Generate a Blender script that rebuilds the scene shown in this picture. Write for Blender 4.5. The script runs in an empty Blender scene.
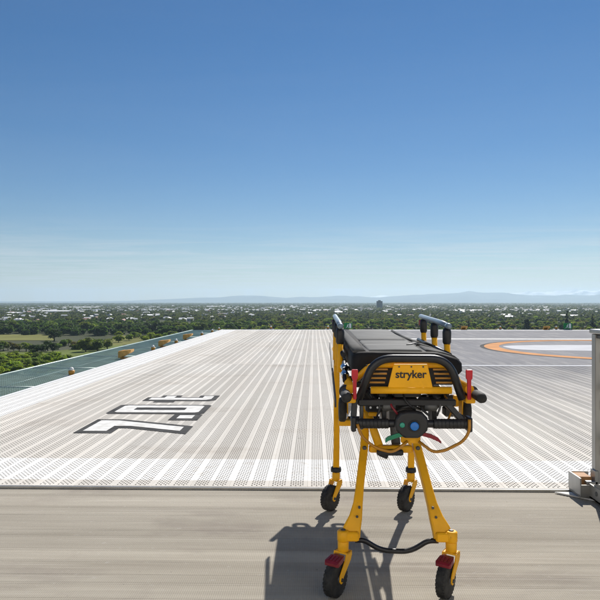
import bpy, math, random
import numpy as np
from mathutils import Vector, Matrix

R = math.radians
S = bpy.context.scene
COL = S.collection

# ------------------------------------------------------------------ camera, sky, sun, exposure
CAM_H = 1.384            # camera height over the walkway deck
F = 630.0                # focal length in photo pixels (photo is 600 wide)
GZ = -46.0               # ground level far below the rooftop
SUN_AZ, SUN_EL = 19.0, 44.0      # degrees: to the right of the deck axis, above horizon

cam_d = bpy.data.cameras.new('camera')
cam_d.sensor_width = 36.0
cam_d.lens = 36.0 * F / 600.0
cam_d.clip_start = 0.05
cam_d.clip_end = 90000
cam = bpy.data.objects.new('camera', cam_d)
COL.objects.link(cam)
cam.location = (0, 0, CAM_H)
cam.rotation_euler = (R(90) + math.atan(1.5 / F), 0, math.atan(14.0 / F))
S.camera = cam

w = bpy.data.worlds.new('World')
S.world = w
w.use_nodes = True
wn, wl = w.node_tree.nodes, w.node_tree.links
wn.clear()
w_out = wn.new('ShaderNodeOutputWorld')
w_bg = wn.new('ShaderNodeBackground')
sky = wn.new('ShaderNodeTexSky')
sky.sky_type = 'NISHITA'
sky.sun_disc = False
sky.sun_elevation = R(SUN_EL)
sky.sun_rotation = R(SUN_AZ)
sky.altitude = 60
sky.air_density = 1.0
sky.dust_density = 0.0
sky.ozone_density = 2.2
# thin high cloud, thicker towards the horizon in layers
tc = wn.new('ShaderNodeTexCoord')
sep = wn.new('ShaderNodeSeparateXYZ')
wl.new(tc.outputs['Generated'], sep.inputs[0])
zz = wn.new('ShaderNodeMath'); zz.operation = 'MAXIMUM'; zz.inputs[1].default_value = 0.02
wl.new(sep.outputs['Z'], zz.inputs[0])
dx = wn.new('ShaderNodeMath'); dx.operation = 'DIVIDE'
dy = wn.new('ShaderNodeMath'); dy.operation = 'DIVIDE'
wl.new(sep.outputs['X'], dx.inputs[0]); wl.new(zz.outputs[0], dx.inputs[1])
wl.new(sep.outputs['Y'], dy.inputs[0]); wl.new(zz.outputs[0], dy.inputs[1])
cmb = wn.new('ShaderNodeCombineXYZ')
wl.new(dx.outputs[0], cmb.inputs[0]); wl.new(dy.outputs[0], cmb.inputs[1])
cmap = wn.new('ShaderNodeMapping')
cmap.inputs['Scale'].default_value = (0.30, 0.62, 1)
cmap.inputs['Rotation'].default_value = (0, 0, R(8))
cmap.inputs['Location'].default_value = (3.1, 0.4, 0)
wl.new(cmb.outputs[0], cmap.inputs[0])
cno = wn.new('ShaderNodeTexNoise')
cno.inputs['Scale'].default_value = 1.0
cno.inputs['Detail'].default_value = 9
cno.inputs['Roughness'].default_value = 0.62
cno.inputs['Distortion'].default_value = 1.1
wl.new(cmap.outputs[0], cno.inputs['Vector'])
crp = wn.new('ShaderNodeValToRGB')
crp.color_ramp.elements[0].position = 0.42
crp.color_ramp.elements[0].color = (0, 0, 0, 1)
crp.color_ramp.elements[1].position = 0.70
crp.color_ramp.elements[1].color = (1, 1, 1, 1)
wl.new(cno.outputs['Fac'], crp.inputs[0])
# the cloud layer lies low over the distant plain: it thins out overhead
lowr = wn.new('ShaderNodeMapRange')
lowr.inputs['From Min'].default_value = 0.045
lowr.inputs['From Max'].default_value = 0.125
lowr.inputs['To Min'].default_value = 0.85
lowr.inputs['To Max'].default_value = 0.02
wl.new(sep.outputs['Z'], lowr.inputs[0])
cm = wn.new('ShaderNodeMath'); cm.operation = 'MULTIPLY'
wl.new(crp.outputs[0], cm.inputs[0]); wl.new(lowr.outputs[0], cm.inputs[1])
cmix = wn.new('ShaderNodeMixRGB')
cmix.inputs[2].default_value = (9.6, 10.2, 10.8, 1)
wl.new(cm.outputs[0], cmix.inputs[0])
hsv = wn.new('ShaderNodeHueSaturation')          # the camera's richer blue, the same all over the sky
hsv.inputs['Saturation'].default_value = 1.35
wl.new(sky.outputs[0], hsv.inputs['Color'])
tint = wn.new('ShaderNodeMixRGB'); tint.blend_type = 'MULTIPLY'; tint.inputs[0].default_value = 1.0
tint.inputs[2].default_value = (0.92, 0.94, 1.02, 1)
wl.new(hsv.outputs[0], tint.inputs[1])
wl.new(tint.outputs[0], cmix.inputs[1])
wl.new(cmix.outputs[0], w_bg.inputs[0])
w_bg.inputs[1].default_value = 0.051
wl.new(w_bg.outputs[0], w_out.inputs[0])

sun_d = bpy.data.lights.new('sun', 'SUN')
sun_d.energy = 4.8
sun_d.angle = R(0.53)
sun_d.color = (1.0, 0.95, 0.88)
sun = bpy.data.objects.new('sun', sun_d)
COL.objects.link(sun)
sdir = Vector((math.sin(R(SUN_AZ)) * math.cos(R(SUN_EL)), math.cos(R(SUN_AZ)) * math.cos(R(SUN_EL)), math.sin(R(SUN_EL))))
sun.rotation_euler = sdir.to_track_quat('Z', 'Y').to_euler()
sun.location = (10, 20, 40)

S.view_settings.view_transform = 'Standard'
S.view_settings.look = 'None'
S.view_settings.exposure = 0.40
S.view_settings.gamma = 1.0
S.view_settings.use_curve_mapping = False
S.render.engine = 'CYCLES'
S.cycles.use_denoising = True
S.cycles.max_bounces = 6
S.cycles.diffuse_bounces = 3
S.cycles.glossy_bounces = 3
S.cycles.transparent_max_bounces = 8
S.cycles.volume_bounces = 1
S.cycles.sample_clamp_indirect = 6.0

random.seed(7)
np.random.seed(7)

# ------------------------------------------------------------------ materials
MATS = {}
def mat(name, col, rough=0.6, metal=0.0, var=0.12, scale=6.0, bump=0.0, bscale=60.0, obvar=0.0, coat=0.0, col2=None, spec=0.5, stretch=(1, 1, 1), huevar=0.0, detail=5, transl=0.0):
    """principled material with noise colour variation, fine relief and a per-object shade"""
    m = bpy.data.materials.new(name)
    m.use_nodes = True
    n, l = m.node_tree.nodes, m.node_tree.links
    b = n['Principled BSDF']
    b.inputs['Roughness'].default_value = rough
    b.inputs['Metallic'].default_value = metal
    b.inputs['Specular IOR Level'].default_value = spec
    b.inputs['Coat Weight'].default_value = coat
    tcn = n.new('ShaderNodeTexCoord')
    mp = n.new('ShaderNodeMapping')
    mp.inputs['Scale'].default_value = stretch
    l.new(tcn.outputs['Object'], mp.inputs[0])
    no = n.new('ShaderNodeTexNoise')
    no.inputs['Scale'].default_value = scale
    no.inputs['Detail'].default_value = detail
    l.new(mp.outputs[0], no.inputs['Vector'])
    mx = n.new('ShaderNodeMixRGB')
    c = Vector(col)
    c2 = Vector(col2) if col2 else None
    mx.inputs[1].default_value = (*(c * (1 - var)), 1)
    mx.inputs[2].default_value = (*(c2 if c2 else c * (1 + var)), 1)
    rp = n.new('ShaderNodeMapRange')
    rp.inputs['From Min'].default_value = 0.3
    rp.inputs['From Max'].default_value = 0.7
    l.new(no.outputs['Fac'], rp.inputs[0])
    l.new(rp.outputs[0], mx.inputs[0])
    out = mx.outputs[0]
    if obvar or huevar:
        oi = n.new('ShaderNodeObjectInfo')
        hs = n.new('ShaderNodeHueSaturation')
        mr = n.new('ShaderNodeMapRange')
        mr.inputs['To Min'].default_value = 1 - obvar
        mr.inputs['To Max'].default_value = 1 + obvar
        l.new(oi.outputs['Random'], mr.inputs[0])
        l.new(mr.outputs[0], hs.inputs['Value'])
        if huevar:
            wn2 = n.new('ShaderNodeTexWhiteNoise'); wn2.noise_dimensions = '1D'
            l.new(oi.outputs['Random'], wn2.inputs['W'])
            mh = n.new('ShaderNodeMapRange')
            mh.inputs['To Min'].default_value = 0.5 - huevar
            mh.inputs['To Max'].default_value = 0.5 + huevar * 0.35
            l.new(wn2.outputs[0], mh.inputs[0])
            l.new(mh.outputs[0], hs.inputs['Hue'])
        l.new(out, hs.inputs['Color'])
        out = hs.outputs[0]
    l.new(out, b.inputs['Base Color'])
    if bump:
        nb = n.new('ShaderNodeTexNoise')
        nb.inputs['Scale'].default_value = bscale
        nb.inputs['Detail'].default_value = 4
        l.new(mp.outputs[0], nb.inputs['Vector'])
        bp = n.new('ShaderNodeBump')
        bp.inputs['Strength'].default_value = bump
        bp.inputs['Distance'].default_value = 0.004
        l.new(nb.outputs['Fac'], bp.inputs['Height'])
        l.new(bp.outputs[0], b.inputs['Normal'])
    if transl:
        tr = n.new('ShaderNodeBsdfTranslucent'); ms = n.new('ShaderNodeMixShader')
        g2 = n.new('ShaderNodeMixRGB'); g2.blend_type = 'MULTIPLY'; g2.inputs[0].default_value = 1.0
        g2.inputs[2].default_value = (1.5, 1.6, .7, 1)
        l.new(out, g2.inputs[1]); l.new(g2.outputs[0], tr.inputs[0])
        ms.inputs[0].default_value = transl
        l.new(b.outputs[0], ms.inputs[1]); l.new(tr.outputs[0], ms.inputs[2])
        l.new(ms.outputs[0], n['Material Output'].inputs[0])
    MATS[name] = m
    return m

mat('yellow_paint', (0.90, 0.43, 0.008), 0.45, 0, 0.06, 14, 0.05, 200, spec=0.3)
def wear_yellow():
    m = MATS['yellow_paint']; n, l = m.node_tree.nodes, m.node_tree.links
    b = n['Principled BSDF']; src = b.inputs['Base Color'].links[0].from_socket
    tcn = n.new('ShaderNodeTexCoord')
    def layer(src, scale, lo, hi, amt, col, st=(1, 1, 1)):
        mp = n.new('ShaderNodeMapping'); mp.inputs['Scale'].default_value = st
        l.new(tcn.outputs['Object'], mp.inputs[0])
        no = n.new('ShaderNodeTexNoise'); no.inputs['Scale'].default_value = scale; no.inputs['Detail'].default_value = 8; no.inputs['Roughness'].default_value = .7
        l.new(mp.outputs[0], no.inputs['Vector'])
        r = n.new('ShaderNodeMapRange'); r.inputs['From Min'].default_value = lo; r.inputs['From Max'].default_value = hi; r.inputs['To Max'].default_value = amt
        l.new(no.outputs['Fac'], r.inputs[0])
        x = n.new('ShaderNodeMixRGB'); x.inputs[2].default_value = (*col, 1)
        l.new(r.outputs[0], x.inputs[0]); l.new(src, x.inputs[1]); return x.outputs[0]
    src = layer(src, 9, .50, .75, .35, (.42, .19, .01))
    src = layer(src, 55, .66, .70, .75, (.10, .075, .05), (1, 1, .35))
    src = layer(src, 30, .68, .74, .5, (.75, .62, .40))
    l.new(src, b.inputs['Base Color'])
wear_yellow()
mat('black_tube', (0.012, 0.012, 0.014), 0.38, 0, 0.3, 30, 0.08, 300)
mat('black_plastic', (0.016, 0.016, 0.017), 0.5, 0, 0.25, 20, 0.15, 400)
mat('rubber', (0.013, 0.013, 0.013), 0.75, 0, 0.4, 40, 0.3, 300, col2=(0.035, 0.033, 0.03))
mat('mattress_dark', (0.016, 0.016, 0.017), 0.7, 0, 0.2, 10, 0.5, 25, spec=0.15)
mat('mattress_grey', (0.085, 0.085, 0.082), 0.75, 0, 0.14, 8, 0.5, 22, spec=0.1)
mat('mattress_light', (0.165, 0.166, 0.160), 0.75, 0, 0.10, 6, 0.5, 16, spec=0.1)
mat('red_plastic', (0.50, 0.012, 0.022), 0.35, 0, 0.12, 20)
mat('dark_red', (0.20, 0.010, 0.018), 0.45, 0, 0.2, 40)
mat('green_plastic', (0.010, 0.20, 0.10), 0.4, 0, 0.12, 20)
mat('blue_button', (0.020, 0.17, 0.55), 0.35, 0, 0.08, 20)
mat('green_button', (0.03, 0.30, 0.20), 0.35, 0, 0.08, 20)
mat('chrome', (0.72, 0.73, 0.75), 0.16, 1.0, 0.06, 20)
mat('rail_grey', (0.22, 0.28, 0.33), 0.4, 0.2, 0.08, 20)
mat('hub_grey', (0.07, 0.07, 0.07), 0.5, 0.3, 0.2, 30)
mat('hose', (0.42, 0.18, 0.008), 0.38, 0, 0.15, 20)
mat('print_black', (0.015, 0.015, 0.016), 0.5, 0, 0.2, 20)
mat('steel', (0.36, 0.355, 0.34), 0.42, 0.75, 0.16, 8, 0.1, 90, stretch=(1, 1, 0.2))
mat('steel_dark', (0.10, 0.10, 0.098), 0.5, 0.5, 0.2, 10, 0.1, 90)
mat('timber', (0.38, 0.19, 0.07), 0.7, 0, 0.25, 12, 0.2, 60, stretch=(1, 6, 1))
mat('light_yellow', (0.62, 0.29, 0.045), 0.5, 0, 0.18, 12)
mat('light_lens', (0.80, 0.79, 0.74), 0.25, 0, 0.05, 12)
mat('flood_tan', (0.62, 0.34, 0.09), 0.55, 0, 0.22, 10)
mat('glass_dark', (0.05, 0.055, 0.06), 0.12, 0, 0.1, 10)
mat('net_green', (0.42, 0.58, 0.53), 0.6, 0, 0.2, 3)
mat('net_frame', (0.26, 0.33, 0.31), 0.45, 0.3, 0.10, 6)
mat('sign_green', (0.01, 0.22, 0.06), 0.5, 0, 0.1, 6)
mat('sign_white', (0.78, 0.78, 0.76), 0.5, 0, 0.05, 6)
mat('under_deck', (0.30, 0.285, 0.26), 0.85, 0, 0.25, 3)
mat('building_wall', (0.34, 0.33, 0.32), 0.8, 0, 0.15, 0.3)
mat('slot_dark', (0.10, 0.092, 0.085), 0.9, 0, 0.2, 3, spec=0.1)
mat('paint_black', (0.035, 0.036, 0.038), 0.85, 0, 0.2, 5, 0.4, 120, col2=(0.085, 0.085, 0.083), spec=0.12)
mat('paint_white', (0.60, 0.585, 0.55), 0.85, 0, 0.10, 11, 0.3, 120, col2=(0.76, 0.76, 0.74), spec=0.12)
mat('paint_white_worn', (0.52, 0.53, 0.55), 0.85, 0, 0.10, 1.2, 0.3, 120, spec=0.12)
mat('paint_orange', (0.55, 0.26, 0.10), 0.85, 0, 0.14, 1.5, 0.3, 120, spec=0.12)
mat('foliage_mid', (0.1365, 0.1885, 0.0468), 0.65, 0, 0.45, 0.35, obvar=0.32, huevar=0.035, spec=0.25, transl=0.5)
mat('foliage_dark', (0.0486, 0.0837, 0.027), 0.65, 0, 0.4, 0.35, obvar=0.3, huevar=0.03, spec=0.25, transl=0.45)
mat('foliage_bright', (0.207, 0.2702, 0.0414), 0.65, 0, 0.4, 0.4, obvar=0.25, huevar=0.02, spec=0.25, transl=0.5)
mat('foliage_brown', (0.1495, 0.13, 0.052), 0.7, 0, 0.4, 0.35, obvar=0.25, huevar=0.02, spec=0.25, transl=0.45)
mat('foliage_conifer', (0.016, 0.028, 0.013), 0.65, 0, 0.35, 0.35, obvar=0.2, spec=0.2, transl=0.2)
mat('foliage_far', (0.119, 0.154, 0.0504), 0.7, 0, 0.55, 0.011, col2=(0.11, 0.12, 0.045), spec=0.2, detail=9, transl=0.45)
mat('bark', (0.09, 0.065, 0.045), 0.9, 0, 0.3, 2)
mat('pasture', (0.165, 0.165, 0.050), 0.95, 0, 0.22, 0.02, spec=0.1, detail=8)
mat('pasture_green', (0.125, 0.155, 0.040), 0.95, 0, 0.25, 0.03, spec=0.1, detail=8)
mat('ground_green', (0.070, 0.088, 0.032), 0.95, 0, 0.4, 0.006, col2=(0.085, 0.085, 0.055), spec=0.1, detail=9)
mat('house_wall', (0.50, 0.47, 0.42), 0.8, 0, 0.1, 0.2, obvar=0.3)
mat('roof_light', (0.55, 0.55, 0.54), 0.6, 0, 0.08, 0.1, obvar=0.35)
mat('roof_grey', (0.20, 0.205, 0.215), 0.7, 0, 0.1, 0.1, obvar=0.4)
mat('roof_red', (0.22, 0.11, 0.08), 0.7, 0, 0.1, 0.1, obvar=0.3)
mat('shed_white', (0.74, 0.74, 0.73), 0.6, 0, 0.06, 0.05)
mat('tower_dark', (0.10, 0.115, 0.13), 0.4, 0, 0.2, 0.1)
mat('mountain_rock', (0.085, 0.095, 0.085), 0.95, 0, 0.4, 0.0008, spec=0.1, detail=9)
mat('bounce_cladding', (0.80, 0.78, 0.73), 0.6, 0, 0.05, 2)  # pale faces of the added building that bounces sunlight
mat('window_glass', (0.03, 0.04, 0.05), 0.15, 0, 0.1, 1)

def mat_snow():
    m = mat('mountain_snow', (0.80, 0.82, 0.85), 0.8, 0, 0.06, 0.001)
    return m
mat_snow()

def mat_deck():
    """perforated deck plank: beige mill finish, white perimeter paint, grey coating blending in over the landing zone"""
    m = bpy.data.materials.new('deck_plank')
    m.use_nodes = True
    n, l = m.node_tree.nodes, m.node_tree.links
    b = n['Principled BSDF']
    g = n.new('ShaderNodeNewGeometry')
    sp = n.new('ShaderNodeSeparateXYZ')
    l.new(g.outputs['Position'], sp.inputs[0])
    def math_(op, a, bb=None, cl=False):
        q = n.new('ShaderNodeMath'); q.operation = op; q.use_clamp = cl
        for i, v in enumerate((a, bb)):
            if v is None: continue
            if isinstance(v, (int, float)): q.inputs[i].default_value = v
            else: l.new(v, q.inputs[i])
        return q.outputs[0]
    def ramp(v, a, bb, t0=0.0, t1=1.0):
        q = n.new('ShaderNodeMapRange')
        q.inputs['From Min'].default_value = a; q.inputs['From Max'].default_value = bb
        q.inputs['To Min'].default_value = t0; q.inputs['To Max'].default_value = t1
        l.new(v, q.inputs[0]); return q.outputs[0]
    def noise(scale, st=(1, 1, 1), detail=6, rough=0.55):
        mp = n.new('ShaderNodeMapping'); mp.inputs['Scale'].default_value = st
        l.new(g.outputs['Position'], mp.inputs[0])
        q = n.new('ShaderNodeTexNoise'); q.inputs['Scale'].default_value = scale
        q.inputs['Detail'].default_value = detail; q.inputs['Roughness'].default_value = rough
        l.new(mp.outputs[0], q.inputs['Vector']); return q.outputs['Fac']
    def mix(f, a, bb):
        q = n.new('ShaderNodeMixRGB')
        if isinstance(f, float): q.inputs[0].default_value = f
        else: l.new(f, q.inputs[0])
        for i, v in ((1, a), (2, bb)):
            if isinstance(v, tuple): q.inputs[i].default_value = (*v, 1)
            else: l.new(v, q.inputs[i])
        return q.outputs[0]
    X, Y = sp.outputs['X'], sp.outputs['Y']
    streak = noise(1.4, (2.2, 0.10, 1))
    blotch = noise(0.35)
    fine = noise(14.0)
    base = mix(ramp(streak, 0.3, 0.7), (0.575, 0.545, 0.49), (0.70, 0.675, 0.625))
    base = mix(ramp(blotch, 0.35, 0.7), base, (0.61, 0.57, 0.51))
    base = mix(ramp(noise(0.9, (0.55, 1.3, 1), 9, 0.68), 0.56, 0.74, 0, 0.55), base, (0.40, 0.345, 0.285))
    base = mix(ramp(noise(5.0, (1, 1, 1), 6, 0.7), 0.66, 0.72, 0, 0.45), base, (0.33, 0.29, 0.25))
    oi = n.new('ShaderNodeObjectInfo')
    hs = n.new('ShaderNodeHueSaturation')
    l.new(ramp(oi.outputs['Random'], 0, 1, 0.90, 1.08), hs.inputs['Value'])
    l.new(base, hs.inputs['Color'])
    base = hs.outputs[0]
    # grey anti-slip coating, blending into the plank colour towards its near end
    fade_noise = noise(2.0, (1.6, 0.25, 1), 8, 0.6)
    gy = math_('ADD', ramp(Y, 7.0, 14.5), ramp(fade_noise, 0.3, 0.7, -0.22, 0.22), True)
    gx = ramp(X, 1.38, 1.40)
    grey = mix(ramp(blotch, 0.3, 0.7), (0.185, 0.185, 0.195), (0.235, 0.235, 0.245))
    base = mix(math_('MULTIPLY', gx, gy, True), base, grey)
    # white perimeter paint
    nb = math_('MULTIPLY', math_('GREATER_THAN', Y, 4.80), math_('LESS_THAN', Y, 5.45))
    lb = math_('LESS_THAN', X, -3.72)
    fb = math_('GREATER_THAN', Y, 30.05)
    wm = math_('MAXIMUM', math_('MAXIMUM', nb, lb), fb)
    wm = math_('MULTIPLY', wm, ramp(fine, 0.30, 0.50, 0.35, 0.95), True)
    base = mix(wm, base, (0.79, 0.785, 0.76))
    l.new(base, b.inputs['Base Color'])
    b.inputs['Roughness'].default_value = 0.85
    b.inputs['Specular IOR Level'].default_value = 0.12
    bp = n.new('ShaderNodeBump'); bp.inputs['Strength'].default_value = 0.25; bp.inputs['Distance'].default_value = 0.003
    l.new(noise(90.0), bp.inputs['Height'])
    l.new(bp.outputs[0], b.inputs['Normal'])
    MATS['deck_plank'] = m
mat_deck()

def mat_walk():
    """ribbed walkway plank: weathered brown-grey aluminium with long smears and a fine knurl"""
    m = bpy.data.materials.new('walk_plank')
    m.use_nodes = True
    n, l = m.node_tree.nodes, m.node_tree.links
    b = n['Principled BSDF']
    g = n.new('ShaderNodeNewGeometry')
    def noise(scale, st=(1, 1, 1), detail=6, rough=0.6):
        mp = n.new('ShaderNodeMapping'); mp.inputs['Scale'].default_value = st
        l.new(g.outputs['Position'], mp.inputs[0])
        q = n.new('ShaderNodeTexNoise'); q.inputs['Scale'].default_value = scale
        q.inputs['Detail'].default_value = detail; q.inputs['Roughness'].default_value = rough
        l.new(mp.outputs[0], q.inputs['Vector']); return q.outputs['Fac']
    def ramp(v, a, bb, t0=0.0, t1=1.0):
        q = n.new('ShaderNodeMapRange')
        q.inputs['From Min'].default_value = a; q.inputs['From Max'].default_value = bb
        q.inputs['To Min'].default_value = t0; q.inputs['To Max'].default_value = t1
        l.new(v, q.inputs[0]); return q.outputs[0]
    def mix(f, a, bb):
        q = n.new('ShaderNodeMixRGB'); l.new(f, q.inputs[0])
        for i, v in ((1, a), (2, bb)):
            if isinstance(v, tuple): q.inputs[i].default_value = (*v, 1)
            else: l.new(v, q.inputs[i])
        return q.outputs[0]
    c = mix(ramp(noise(1.6, (0.35, 4.5, 1), 8), 0.3, 0.7), (0.305, 0.275, 0.225), (0.425, 0.390, 0.325))
    c = mix(ramp(noise(1.1, (0.8, 1.6, 1), 8, 0.65), 0.52, 0.72), c, (0.27, 0.238, 0.203))
    c = mix(ramp(noise(1.0, (0.22, 34.0, 1), 4, 0.7), 0.40, 0.75, 0, 0.35), c, (0.245, 0.22, 0.18))
    c = mix(ramp(noise(1.0, (0.5, 60.0, 1), 3, 0.6), 0.58, 0.75, 0, 0.6), c, (0.50, 0.465, 0.41))
    c = mix(ramp(noise(26.0, (0.5, 1, 1), 6, 0.7), 0.60, 0.78), c, (0.45, 0.425, 0.385))
    c = mix(ramp(noise(40.0, (1, 1, 1), 3, 0.5), 0.70, 0.78, 0, 0.6), c, (0.13, 0.118, 0.10))
    oi = n.new('ShaderNodeObjectInfo')
    hs = n.new('ShaderNodeHueSaturation')
    l.new(ramp(oi.outputs['Random'], 0, 1, 0.90, 1.08), hs.inputs['Value'])
    l.new(c, hs.inputs['Color'])
    l.new(hs.outputs[0], b.inputs['Base Color'])
    b.inputs['Roughness'].default_value = 0.85
    b.inputs['Specular IOR Level'].default_value = 0.12
    # knurl: small notches across every rib
    wv = n.new('ShaderNodeTexWave'); wv.wave_type = 'BANDS'; wv.bands_direction = 'X'
    wv.inputs['Scale'].default_value = 31.0
    wv.inputs['Distortion'].default_value = 0.4
    l.new(g.outputs['Position'], wv.inputs['Vector'])
    bp = n.new('ShaderNodeBump'); bp.inputs['Strength'].default_value = 0.35; bp.inputs['Distance'].default_value = 0.003
    l.new(wv.outputs['Fac'], bp.inputs['Height'])
    l.new(bp.outputs[0], b.inputs['Normal'])
    MATS['walk_plank'] = m
mat_walk()

# ------------------------------------------------------------------ mesh helpers
class MB:
    """collects shapes, then becomes ONE mesh object"""
    def __init__(s):
        s.v, s.f, s.sm = [], [], []
    def add(s, vs, fs, smooth=False):
        o = len(s.v)
        s.v += [tuple(p) for p in vs]
        s.f += [tuple(i + o for i in f) for f in fs]
        s.sm += [smooth] * len(fs)
        return s
    def box(s, x0, x1, y0, y1, z0, z1, bev=0.0):
        if bev <= 0:
            vs = [(x, y, z) for z in (z0, z1) for y in (y0, y1) for x in (x0, x1)]
            return s.add(vs, [(0, 2, 3, 1), (4, 5, 7, 6), (0, 1, 5, 4), (2, 6, 7, 3), (0, 4, 6, 2), (1, 3, 7, 5)])
        # chamfered box: rings in z
        bev = min(bev, (x1 - x0) * .45, (y1 - y0) * .45, (z1 - z0) * .45)
        rings = [(z0, bev), (z0 + bev, 0), (z1 - bev, 0), (z1, bev)]
        vs, fs = [], []
        for z, i in rings:
            a, b_, c, d = x0 + i, x1 - i, y0 + i, y1 - i
            k = bev
            vs += [(a + k, c, z), (b_ - k, c, z), (b_, c + k, z), (b_, d - k, z), (b_ - k, d, z), (a + k, d, z), (a, d - k, z), (a, c + k, z)]
        for r in range(3):
            for j in range(8):
                p, q = r * 8 + j, r * 8 + (j + 1) % 8
                fs.append((p, q, q + 8, p + 8))
        fs.append(tuple(range(7, -1, -1))); fs.append(tuple(range(24, 32)))
        return s.add(vs, fs)
    def tube(s, pts, r, n=10, caps=True, flat=1.0, closed=False):
        """sweep a circle along a polyline; r may be a list"""
        P = [Vector(p) for p in pts]
        m = len(P)
        rs = r if isinstance(r, (list, tuple)) else [r] * m
        T = []
        for i in range(m):
            if closed: t = P[(i + 1) % m] - P[i - 1]
            else: t = P[min(i + 1, m - 1)] - P[max(i - 1, 0)]
            T.append(t.normalized())
        up = Vector((0, 0, 1)) if abs(T[0].z) < 0.9 else Vector((0, 1, 0))
        nrm = (up - T[0] * up.dot(T[0])).normalized()
        vs, fs = [], []
        for i in range(m):
            nrm = (nrm - T[i] * nrm.dot(T[i])).normalized()
            bi = T[i].cross(nrm)
            for k in range(n):
                a = 2 * math.pi * k / n
                vs.append(P[i] + nrm * (math.cos(a) * rs[i]) + bi * (math.sin(a) * rs[i] * flat))
        for i in range(m if closed else m - 1):
            j = (i + 1) % m
            for k in range(n):
                k2 = (k + 1) % n
                fs.append((i * n + k, i * n + k2, j * n + k2, j * n + k))
        s.add(vs, fs, True)
        if caps and not closed:
            o = len(s.v) - m * n
            s.f.append(tuple(o + k for k in range(n - 1, -1, -1))); s.sm.append(False)
            s.f.append(tuple(o + (m - 1) * n + k for k in range(n))); s.sm.append(False)
        return s
    def lathe(s, c, axis, prof, n=24, smooth=True):
        """prof: (distance along axis, radius) pairs"""
        c, ax = Vector(c), Vector(axis).normalized()
        u = ax.orthogonal().normalized(); v_ = ax.cross(u)
        vs, fs = [], []
        for a_, r in prof:
            for k in range(n):
                t = 2 * math.pi * k / n
                vs.append(c + ax * a_ + (u * math.cos(t) + v_ * math.sin(t)) * r)
        for i in range(len(prof) - 1):
            for k in range(n):
                k2 = (k + 1) % n
                fs.append((i * n + k, i * n + k2, (i + 1) * n + k2, (i + 1) * n + k))
        s.add(vs, fs, smooth)
        o = len(s.v) - len(vs)
        if prof[0][1] > 1e-5: s.f.append(tuple(o + k for k in range(n - 1, -1, -1))); s.sm.append(False)
        if prof[-1][1] > 1e-5: s.f.append(tuple(o + (len(prof) - 1) * n + k for k in range(n))); s.sm.append(False)
        return s
    def prism(s, poly, ext, depth):
        """poly: 3d points in a plane, swept by vector ext*depth"""
        e = Vector(ext) * depth
        k = len(poly)
        vs = [Vector(p) for p in poly] + [Vector(p) + e for p in poly]
        fs = [tuple(range(k - 1, -1, -1)), tuple(range(k, 2 * k))] + [(i, (i + 1) % k, (i + 1) % k + k, i + k) for i in range(k)]
        return s.add(vs, fs)
    def loft(s, secs, caps=True, smooth=True):
        """closed sections with equal counts"""
        n = len(secs[0]); vs = [p for q in secs for p in q]; fs = []
        for i in range(len(secs) - 1):
            for k in range(n):
                k2 = (k + 1) % n
                fs.append((i * n + k, i * n + k2, (i + 1) * n + k2, (i + 1) * n + k))
        s.add(vs, fs, smooth)
        if caps:
            o = len(s.v) - len(vs)
            s.f.append(tuple(o + k for k in range(n - 1, -1, -1))); s.sm.append(False)
            s.f.append(tuple(o + (len(secs) - 1) * n + k for k in range(n))); s.sm.append(False)
        return s
    def mesh(s, name, m, origin=(0, 0, 0)):
        me = bpy.data.meshes.new(name)
        ox, oy, oz = origin
        me.from_pydata([(x - ox, y - oy, z - oz) for x, y, z in s.v], [], s.f)
        me.polygons.foreach_set('use_smooth', s.sm)
        if m: me.materials.append(MATS[m])
        import bmesh
        bm = bmesh.new(); bm.from_mesh(me)
        bmesh.ops.recalc_face_normals(bm, faces=bm.faces)
        bm.to_mesh(me); bm.free()
        me.update()
        return me
    def build(s, name, m, parent=None, origin=None, bevel=0.0):
        """world-space shapes; the object's origin sits at the parent's world position"""
        if origin is None: origin = WPOS.get(parent.name, (0, 0, 0)) if parent else (0, 0, 0)
        me = s.mesh(name, m, origin)
        o = bpy.data.objects.new(name, me)
        COL.objects.link(o)
        if parent:
            o.parent = parent
            WPOS[o.name] = WPOS.get(parent.name, (0, 0, 0))
        else:
            o.location = origin
            WPOS[o.name] = tuple(origin)
        if bevel:
            bv = o.modifiers.new('bevel', 'BEVEL'); bv.width = bevel; bv.segments = 2; bv.limit_method = 'ANGLE'; bv.angle_limit = R(40)
        return o
WPOS = {}

def tag(o, label=None, cat=None, group=None, kind=None):
    if label: o['label'] = label
    if cat: o['category'] = cat
    if group: o['group'] = group
    if kind: o['kind'] = kind
    return o
def empty(name, loc, label, cat, group=None):
    o = bpy.data.objects.new(name, None)
    o.empty_display_size = 0.2
    COL.objects.link(o); o.location = loc
    WPOS[o.name] = tuple(loc)
    return tag(o, label, cat, group)
def child(name, me, parent, loc=(0, 0, 0)):
    o = bpy.data.objects.new(name, me); COL.objects.link(o); o.parent = parent; o.location = loc
    return o
def fillet(pts, r, k=5):
    """round the corners of a polyline"""
    P = [Vector(p) for p in pts]; out = [P[0]]
    for i in range(1, len(P) - 1):
        a, b, c = P[i - 1], P[i], P[i + 1]
        ra = min(r, (a - b).length * .48, (c - b).length * .48)
        p, q = b + (a - b).normalized() * ra, b + (c - b).normalized() * ra
        for j in range(k + 1):
            t = j / k
            out.append(p * (1 - t) ** 2 + b * 2 * t * (1 - t) + q * t * t)
    out.append(P[-1])
    return out
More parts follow.
